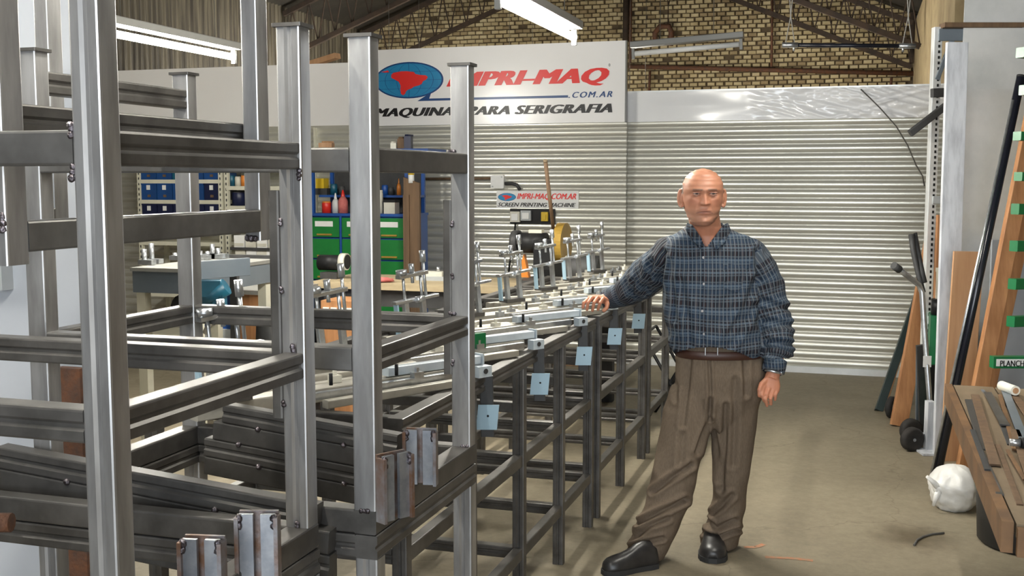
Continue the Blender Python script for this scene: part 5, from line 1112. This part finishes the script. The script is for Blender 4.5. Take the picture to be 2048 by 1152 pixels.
for i, v in enumerate(me.vertices):
    q = W2H(v.co); c = SK.copy(); r = 1.0
    nn = noise.noise(v.co * 22) * .5 + noise.noise(v.co * 60) * .3
    c = c * (1 + .10 * nn)
    if q.z > -1.1 and abs(q.x) < 1 and abs(q.y) < 1.2:
        ax = abs(q.x); fr = q.y > .1
        if fr:
            lip = g(ax, .2) * (g(q.z + .46, .04) * .8 + g(q.z + .55, .035)); c = c.lerp(Vector((.42, .15, .115)), min(.6, lip * .6))
            brow = g(q.z - (.265 - .10 * (ax - .25) ** 2 * 4), .032) * (1 if .10 < ax < .42 else 0); c = c.lerp(Vector((.20, .13, .10)), min(.8, brow * .85))
            red = g(ax, .16) * g(q.z + .17, .14) + g(ax - .42, .2) * g(q.z + .15, .18); c = c.lerp(Vector((.53, .20, .13)), min(.5, red * .4))
            stub = max(0, min(1, (-.36 - q.z) / .2)) * (1 - g(ax, .14) * g(q.z + .5, .08)); c = c.lerp(Vector((.33, .20, .15)), .30 * stub)
            mouth = (1 if ax < .25 else g(ax - .25, .04)) * g(q.z + .50 + .035 * (ax / .25) ** 2, .016); c = c.lerp(Vector((.12, .045, .04)), min(.8, mouth * .9))
        if ax > .52 and -.25 < q.z < .42 and q.y < .22 and ax < .735 and not (q.y > -.18 and q.z < .12): c = c.lerp(Vector((.13, .105, .09)), .8)        # grey fringe over the ears
        if q.y < -.25 and -.4 < q.z < .35: c = c.lerp(Vector((.16, .13, .11)), .7)
    else: c = Vector((c.x * 1.0, c.y * .93, c.z * .9))
    ca.data[i].color = (max(0, c.x), max(0, c.y), max(0, c.z), 1)
def skin_mat():
    m = bpy.data.materials.new('skin'); m.use_nodes = True; nt = m.node_tree; b = nt.nodes['Principled BSDF']
    at = nt.nodes.new('ShaderNodeAttribute'); at.attribute_name = 'tint'; nt.links.new(at.outputs['Color'], b.inputs['Base Color'])
    b.inputs['Roughness'].default_value = .46; b.inputs['Subsurface Weight'].default_value = .12; b.inputs['Subsurface Radius'].default_value = (.012, .005, .003); b.inputs['Subsurface Scale'].default_value = .6
    M['skin'] = m
skin_mat()
man = finish(me, 'person', 'skin', None, FEET); tag(man, 'balding man in plaid shirt and brown trousers resting a hand on the bench', 'person')
ORG[man.name] = FEET
# eyes
mat('eye_white', (.36, .31, .28), rough=.25); mat('iris', (.035, .035, .035), rough=.12)
for s in (-1, 1):
    c = H2W(Vector((s * .285, .640, .125)))
    e = quick('eye', 'eye_white', lambda b: b.blob(c, .0125, .0125, .0115, 16, 10), parent=man)
    quick('iris', 'iris', lambda b: b.blob(c + HY * .0092, .0062, .0045, .0062, 12, 8), parent=e)
    for up_, rr in ((1, .0030), (-1, .0026)):
        P = [H2W(Vector((s * .285 + dx, .64 + .115 - 1.1 * dx * dx - (.018 if up_ < 0 else 0), .125 + up_ * (.047 - .9 * dx * dx)))) for dx in (-.14, -.09, -.04, 0.0, .04, .09, .14)]
        quick('eyelid', M['skin_lid'] if 'skin_lid' in M else mat('skin_lid', (.43, .205, .135), rough=.5), lambda b: b.tube(P, rr, 7), parent=man)
# ---------------------------------------------------------------- shirt
def plaid():
    m = bpy.data.materials.new('plaid'); m.use_nodes = True; nt = m.node_tree; b = nt.nodes['Principled BSDF']; L = nt.links.new
    at = nt.nodes.new('ShaderNodeAttribute'); at.attribute_name = 'cloth'; sp = nt.nodes.new('ShaderNodeSeparateXYZ'); L(at.outputs['Vector'], sp.inputs[0])
    def band(src, period, width, off=0.0, soft=.12):
        a = nt.nodes.new('ShaderNodeMath'); a.operation = 'MULTIPLY_ADD'; L(src, a.inputs[0]); a.inputs[1].default_value = 1 / period; a.inputs[2].default_value = off + 100
        f = nt.nodes.new('ShaderNodeMath'); f.operation = 'FRACT'; L(a.outputs[0], f.inputs[0])
        c = nt.nodes.new('ShaderNodeMath'); c.operation = 'SUBTRACT'; L(f.outputs[0], c.inputs[0]); c.inputs[1].default_value = .5
        d = nt.nodes.new('ShaderNodeMath'); d.operation = 'ABSOLUTE'; L(c.outputs[0], d.inputs[0])
        r = nt.nodes.new('ShaderNodeMapRange'); r.inputs[1].default_value = width / 2; r.inputs[2].default_value = width / 2 + soft; r.inputs[3].default_value = 1; r.inputs[4].default_value = 0; L(d.outputs[0], r.inputs[0]); return r.outputs[0]
    def mixc(f, a, col, k):
        s = nt.nodes.new('ShaderNodeMath'); s.operation = 'MULTIPLY'; L(f, s.inputs[0]); s.inputs[1].default_value = k
        x = nt.nodes.new('ShaderNodeMix'); x.data_type = 'RGBA'; L(s.outputs[0], x.inputs[0]); L(a, x.inputs[6]); x.inputs[7].default_value = (*col, 1); return x.outputs[2]
    rgb = nt.nodes.new('ShaderNodeRGB'); rgb.outputs[0].default_value = (.012, .015, .022, 1); col = rgb.outputs[0]
    u, v = sp.outputs[0], sp.outputs[1]
    col = mixc(band(u, .035, .32, .25), col, (.035, .022, .024), .8)
    col = mixc(band(v, .104, .36, .0, .08), col, (.022, .045, .080), .7)
    col = mixc(band(v, .052, .10, .3, .06), col, (.11, .15, .195), .6)
    col = mixc(band(v, .0262, .12, .1, .08), col, (.012, .013, .02), .55)
    col = mixc(band(v, .026, .16, .55, .08), col, (.10, .125, .15), .5)
    col = mixc(band(u, .0175, .14, .1, .10), col, (.185, .20, .21), .6)
    col = mixc(band(u, .0131, .10, .4, .08), col, (.07, .10, .14), .5)
    L(col, b.inputs['Base Color']); b.inputs['Roughness'].default_value = .85; b.inputs['Specular IOR Level'].default_value = .2
    M['plaid'] = m
plaid()
TOR = [(452, 1412, 36, .070), (464, 1415, 58, .092), (474, 1420, 80, .108), (490, 1424, 96, .122), (540, 1424, 98, .140), (590, 1421, 94, .145), (640, 1422, 93, .150), (675, 1430, 96, .152), (695, 1435, 97, .150), (705, 1437, 91, .140), (711, 1438, 84, .13)]
sb = MB(); loft(sb, [ring(atZ(x, y, 4.735), hw * PXM, d, n=36, pw=.86) for y, x, hw, d in TOR])
SA = [(1368, 496, 4.735, .070), (1340, 510, 4.79, .084), (1314, 536, 4.87, .086), (1284, 562, 4.97, .086), (1262, 578, 5.02, .074), (1238, 590, 5.07, .060), (1217, 598, 5.105, .045), (1210, 600, 5.11, .042)]
SB = [(1484, 498, 4.73, .070), (1508, 524, 4.735, .080), (1527, 560, 4.74, .080), (1541, 615, 4.73, .076), (1552, 660, 4.70, .073), (1556, 695, 4.67, .070), (1551, 722, 4.645, .056), (1547, 740, 4.63, .046)]
for S in (SA, SB): sb.tube([C3(*p[:3]) for p in S], .08, 20, [p[3] for p in S])
def segd(x, y, x0, y0, x1, y1):
    dx, dy = x1 - x0, y1 - y0; t = ((x - x0) * dx + (y - y0) * dy) / (dx * dx + dy * dy); k = 1.0 if 0 <= t <= 1 else max(0, 1 - (abs(t - .5) - .5) * 2.5); t = max(0, min(1, t))
    return (math.hypot(x - x0 - t * dx, y - y0 - t * dy), k)
SFOLDS = [([(1340, 520), (1346, 580), (1352, 640)], 5, .008), ([(1405, 500), (1406, 600), (1408, 690)], 2.5, .006), ([(1512, 560), (1490, 620), (1450, 690)], 7, .009), ([(1508, 610), (1480, 665), (1455, 700)], 6, .009), ([(1360, 560), (1375, 640), (1380, 690)], 7, .007),
          ([(1330, 505), (1322, 560)], 6, .009), ([(1305, 520), (1290, 585)], 5, .010), ([(1268, 560), (1262, 600)], 4, .008), ([(1525, 600), (1575, 618)], 5, .010), ([(1528, 640), (1585, 652)], 5, .010), ([(1535, 680), (1588, 690)], 4, .010), ([(1540, 708), (1580, 718)], 4, .010), ([(1512, 500), (1518, 560)], 5, .008)]
me = remesh(sb, .0055, 14)
import mathutils
SEG = []
for S in (SA, SB):
    P = [C3(*p[:3]) for p in S]; l = 0
    for a, c, p in zip(P, P[1:], S): SEG.append((a, c, l, p[3], S is SA)); l += (c - a).length
def limb(v):
    best = None
    for a, c, l, r, isA in SEG:
        d = c - a; t = max(0, min(1, (v - a).dot(d) / d.length_squared)); dist = (v - a - d * t).length - r
        if best is None or dist < best[0]: best = (dist, l + t * d.length, a + d * t, d.normalized(), r, isA)
    return best
cl = me.attributes.new('cloth', 'FLOAT_VECTOR', 'POINT')
def fold(v, amp, n_):
    return n_ * (amp * (noise.noise(Vector((v.dot(RV) * 9 + v.z * 5, v.dot(GV) * 9, v.z * 13 - v.dot(RV) * 5))) + .5 * noise.noise(v * 26)))
NOR = [n.vector.copy() for n in me.vertex_normals]
for i, v in enumerate(me.vertices):
    co = v.co; bl = limb(co); px, py = inview(co)
    torx = (co - atZ(1424, 580, 4.735)).dot(RV)
    arm_ = bl[0] < .012 and ((bl[5] and (px < 1334 or bl[1] > .09)) or (not bl[5] and (px > 1512 or bl[1] > .12)))
    if arm_:
        a1 = bl[3].cross(GV).normalized(); a2 = bl[3].cross(a1); w = co - bl[2]; ang = math.atan2(w.dot(a1), -w.dot(GV)); cl.data[i].vector = (ang * .08, bl[1], 0)
    else: cl.data[i].vector = (torx * 1.08 + .15 * noise.noise(co * 3) * .03, co.z + .012 * noise.noise(co * 5), 0)
    k = 1.0 if arm_ else .55 + .6 * max(0, min(1, (py - 560) / 120))
    dsp = 0
    if NOR[i].dot(GV) < .2:
        for line, w_, am in SFOLDS:
            best = min(segd(px, py, *p_, *q_) for p_, q_ in zip(line, line[1:]))
            if best[0] < w_ * 4: dsp += am * best[1] * (-math.exp(-(best[0] / w_) ** 2) + .75 * math.exp(-((best[0] - 2.0 * w_) / w_) ** 2))
    v.co = co + fold(co, .0105 * k, NOR[i]) + NOR[i] * dsp
# open the collar
bm_ = bmesh.new(); bm_.from_mesh(me)
def inV(p):
    px, py = inview(p); d = (p - EYE).dot(GV)
    if d > 4.735: return py < 449
    if py < 449: return True
    if py > 640: return py > 694 + 16 * min(1.4, ((px - 1415) / 75) ** 2)
    if py > 494: return False
    k = (py - 449) / 45; return 1385 + (1411 - 1385) * k ** 1.1 < px < 1446 - (1446 - 1413) * k ** 1.1
bmesh.ops.delete(bm_, geom=[f for f in bm_.faces if inV(f.calc_center_median())], context='FACES')
for (end, dr) in ((C3(*SA[-1][:3]), C3(*SA[-1][:3]) - C3(*SA[-2][:3])), (C3(*SB[-1][:3]), C3(*SB[-1][:3]) - C3(*SB[-2][:3]))):
    dr = dr.normalized(); bmesh.ops.delete(bm_, geom=[f for f in bm_.faces if (f.calc_center_median() - end).length < .09 and (f.calc_center_median() - end).dot(dr) > .012], context='FACES')
bm_.to_mesh(me); bm_.free()
shirt = finish(me, 'shirt', 'plaid', man, label='dark blue plaid shirt')
def cloth_attr(o, f):
    at = o.data.attributes.new('cloth', 'FLOAT_VECTOR', 'POINT')
    for i, v in enumerate(o.data.vertices): at.data[i].vector = f(v.co)
# collar flaps, cuffs, placket, buttons
def flap(pts, dz=.012):
    b = MB(); P = [C3(*p) for p in pts]; n = len(P); b.add(P + [p + GV * dz for p in P], [tuple(range(n)), tuple(reversed(range(n, 2 * n)))] + [(i, n + i, n + (i + 1) % n, (i + 1) % n) for i in range(n)])
    o = b.build('collar', 'plaid', parent=man); cloth_attr(o, lambda c: (c.dot(RV) * 1.1, c.z + .02, 0))
flap([(1375, 446, 4.665), (1385, 450, 4.625), (1404, 478, 4.60), (1401, 498, 4.594), (1386, 484, 4.60), (1371, 458, 4.66)])
flap([(1456, 446, 4.665), (1447, 450, 4.625), (1425, 480, 4.60), (1431, 500, 4.594), (1449, 486, 4.60), (1462, 460, 4.66)])
loftc = MB(); cr = [ring(atZ(1412, y, 4.72), r, r * 1.05, n=32) for y, r in ((446, .070), (452, .077), (462, .086))]
n = 32; vs = [p for r in cr for p in r]; loftc.add(vs, [(j * n + k, j * n + (k + 1) % n, (j + 1) * n + (k + 1) % n, (j + 1) * n + k) for j in range(2) for k in range(n) if math.sin(2 * math.pi * (k + .5) / n) > -.62], True)
o = loftc.build('collar', 'plaid', parent=man); cloth_attr(o, lambda c: (c.dot(RV) * 1.1, c.z + .02, 0))
mat('button', (.35, .34, .33), rough=.3)
def front(x, y):            # depth of the shirt front at that spot
    best = None; d = ray(x, y).normalized(); q = SC
    hit = TREE.ray_cast(EYE, d); return hit[0]
TREE = mathutils.bvhtree.BVHTree.FromPolygons([v.co + FEET for v in shirt.data.vertices], [tuple(p.vertices) for p in shirt.data.polygons])
for x, y in ((1407, 515), (1408, 568), (1404, 622), (1408, 668)):
    h_ = front(x, y)
    if h_: quick('button', 'button', lambda b: b.cyl(h_ - GV * .003, h_ + GV * .002, .0055, n=12), parent=shirt)
pk = [front(x, y) for x, y in ((1446, 527), (1500, 524), (1502, 572), (1474, 585), (1447, 575))]
if all(pk):
    b = MB(); b.add([p - GV * .004 for p in pk] + [p + GV * .004 for p in pk], [(0, 1, 2, 3, 4)] + [(i, 5 + i, 5 + (i + 1) % 5, (i + 1) % 5) for i in range(5)]); o = b.build('pocket', 'plaid', parent=shirt); cloth_attr(o, lambda c: ((c + FEET - atZ(1424, 580, 4.735)).dot(RV) * 1.08, (c + FEET).z, 0))
for S in (SA, SB):
    a = C3(*S[-2][:3]); c = C3(*S[-1][:3]); d = (c - a).normalized(); b = MB(); e1 = c - d * .045; ax = d.cross(UP).normalized(); ay = d.cross(ax); r = S[-1][3]
    vs = [p for t, k in ((0, 1.06), (.03, 1.07), (.052, 1.05), (.056, .92)) for p in ring(e1 + d * t, r * k, r * k, ax, ay, 24)]
    b.add(vs, [(j * 24 + k, j * 24 + (k + 1) % 24, (j + 1) * 24 + (k + 1) % 24, (j + 1) * 24 + k) for j in range(3) for k in range(24)], True)
    o = b.build('cuff', 'plaid', parent=shirt); cloth_attr(o, lambda q: ((q).dot(RV) * 1.3, q.z * 1.0, 0))
w = C3(1546, 743, 4.625); d = (C3(1543, 758, 4.62) - w).normalized()
quick('wristwatch', 'zinc', lambda b: b.lathe(w, [(.033, -.006), (.036, -.004), (.036, .004), (.033, .006)], 24, axis=d).cyl(w + RV * .03 - GV * .02, w + RV * .036 - GV * .024, .012, n=12), parent=man)
# ---------------------------------------------------------------- trousers, belt, shoes
mat('trouser', (.165, .125, .09), (.13, .097, .068), 40, rough=.9, stretch=(6, 6, 1), spec=.15)
tb_ = MB()
loft(tb_, [ring(atZ(x, y, 4.745), hw * PXM, d, n=32, pw=.86) for y, x, hw, d in ((684, 1437, 82, .122), (700, 1438, 85, .126), (715, 1440, 89, .132), (750, 1441, 92, .142), (790, 1438, 89, .138), (822, 1434, 80, .12), (852, 1426, 45, .09))])
LT = [(1394, 770, 4.745, 50), (1376, 820, 4.73, 50), (1367, 870, 4.71, 48), (1356, 920, 4.69, 47), (1347, 960, 4.68, 47), (1334, 1005, 4.665, 46), (1317, 1050, 4.66, 44), (1300, 1090, 4.66, 41), (1291, 1113, 4.66, 37), (1289, 1119, 4.66, 34)]
RT = [(1480, 770, 4.75, 50), (1469, 820, 4.745, 48), (1466, 870, 4.74, 43), (1465, 920, 4.74, 38), (1462, 960, 4.75, 36), (1458, 1000, 4.77, 35), (1449, 1040, 4.80, 37), (1441, 1072, 4.82, 40), (1439, 1086, 4.83, 39), (1438, 1092, 4.83, 36)]
for S in (LT, RT): loft(tb_, [ring(C3(x, y, z), hw * PXM, hw * PXM * 1.08, n=24) for x, y, z, hw in S])
FOLDS = [([(1418, 715), (1421, 780), (1420, 840)], 3.0, .010), ([(1422, 800), (1415, 850), (1395, 905)], 5, .012), ([(1424, 840), (1436, 900), (1440, 960)], 5, .010),
         ([(1383, 930), (1345, 955), (1306, 984)], 5, .014), ([(1372, 1000), (1325, 1022), (1278, 1047)], 5, .016), ([(1335, 1035), (1300, 1050), (1268, 1074)], 5, .013), ([(1325, 1075), (1290, 1085), (1262, 1096)], 4, .012),
         ([(1452, 810), (1450, 880), (1444, 980)], 5, .012), ([(1470, 760), (1468, 860), (1466, 930)], 6, .008), ([(1412, 1040), (1432, 1058), (1470, 1040)], 5, .014), ([(1408, 1066), (1440, 1072), (1478, 1058)], 4, .012), ([(1465, 990), (1440, 1015), (1420, 1030)], 5, .012),
         ([(1380, 712), (1374, 780), (1366, 850)], 5, .009), ([(1490, 712), (1492, 790)], 5, .009), ([(1366, 870), (1362, 930)], 6, .008), ([(1350, 725), (1352, 800)], 5, .007)]
me = remesh(tb_, .005, 12); NOR = [n.vector.copy() for n in me.vertex_normals]
for i, v in enumerate(me.vertices):
    px, py = inview(v.co); k = .35 + .8 * max(0, min(1, (py - 860) / 180))
    c = v.co; f = noise.noise(Vector((c.dot(RV) * 16 + c.z * 3, c.dot(GV) * 14, c.z * 3.2))) * .8 + .9 * k * noise.noise(Vector((c.dot(RV) * 7 - c.z * 9, 4, c.z * 9 + c.dot(RV) * 6)))
    dsp = .0075 * f
    if NOR[i].dot(GV) < .2:
        for line, w_, am in FOLDS:
            best = min(segd(px, py, *p_, *q_) for p_, q_ in zip(line, line[1:]))
            if best[0] < w_ * 4: dsp += am * best[1] * (-math.exp(-(best[0] / w_) ** 2) + .75 * math.exp(-((best[0] - 2.0 * w_) / w_) ** 2))
    v.co = c + NOR[i] * dsp
tr = finish(me, 'trousers', 'trouser', man, label='brown pleated trousers')
bc = atZ(1438, 703, 4.743); b = MB(); r1 = [p for z, k in ((-.018, 1.0), (-.017, 1.012), (.017, 1.012), (.018, 1.0)) for p in ring(bc + UP * z, 86 * PXM * k * 1.02, .132 * k * 1.03, n=40, pw=.86)]
b.add(r1, [(j * 40 + k, j * 40 + (k + 1) % 40, (j + 1) * 40 + (k + 1) % 40, (j + 1) * 40 + k) for j in range(3) for k in range(40)], True)
bl_ = b.build('belt', 'belt', parent=man, label='dark brown leather belt')
q = atZ(1424, 703, 4.601); quick('buckle', 'zinc', lambda b: b.beam(q - RV * .03 - UP * .0, q - RV * .027, .004, .034).beam(q + RV * .022, q + RV * .025, .004, .034), parent=bl_)
def shoe(heel, toe, w, label_=None):
    heel = Vector((heel.x, heel.y, 0)); toe = Vector((toe.x, toe.y, 0)); d = (toe - heel); L = d.length; d.normalize(); s = Vector((d.y, -d.x, 0))
    b = MB(); R = []
    for t, ww, hh in ((0, .55, .045), (.03, .72, .07), (.12, .80, .088), (.25, .80, .092), (.38, .82, .085), (.5, .9, .068), (.65, 1.0, .056), (.8, 1.0, .05), (.9, .88, .045), (.97, .6, .036), (1.0, .32, .026)):
        c = heel + d * L * t; pts = []
        for k in range(20):
            a = math.pi * 2 * k / 20; pts.append(c + s * (w * ww * math.copysign(abs(math.cos(a)) ** .8, math.cos(a))) + UP * (.018 + max(0, math.sin(a)) * hh * 1.12 - max(0, -math.sin(a)) * .004))
        R.append(pts)
    loft(b, R); o = b.build('shoe', 'leather', parent=man, label='black leather shoe')
    b = MB(); loft(b, [[heel + d * L * t + s * w * ww * sg * 1.06 + UP * z for sg, z in ((-1, .001), (1, .001), (1, .022), (-1, .022))] for t, ww in ((-.01, .5), (.03, .75), (.15, .82), (.3, .8), (.45, .84), (.65, 1.0), (.8, 1.0), (.92, .86), (.99, .5), (1.02, .28))]); b.sm = [False] * len(b.sm)
    b.build('sole', 'sole', parent=o)
    for t in (.42, .50, .58):
        c = heel + d * L * t + UP * (.018 + .078 - (t - .42) * .14); b = MB(); b.tube([c - s * .022 - UP * .006, c + UP * .004, c + s * .022 - UP * .006], .0028, 6); b.build('lace', 'black', parent=o)
    return o
shoe(atH(1312, 1134, 0) + GV * .01, atH(1206, 1146, 0) - GV * .02, .047); shoe(CZ((1441 - 1024) / FPX * 4.86, 4.90), CZ((1437 - 1024) / FPX * 4.62, 4.615), .060)
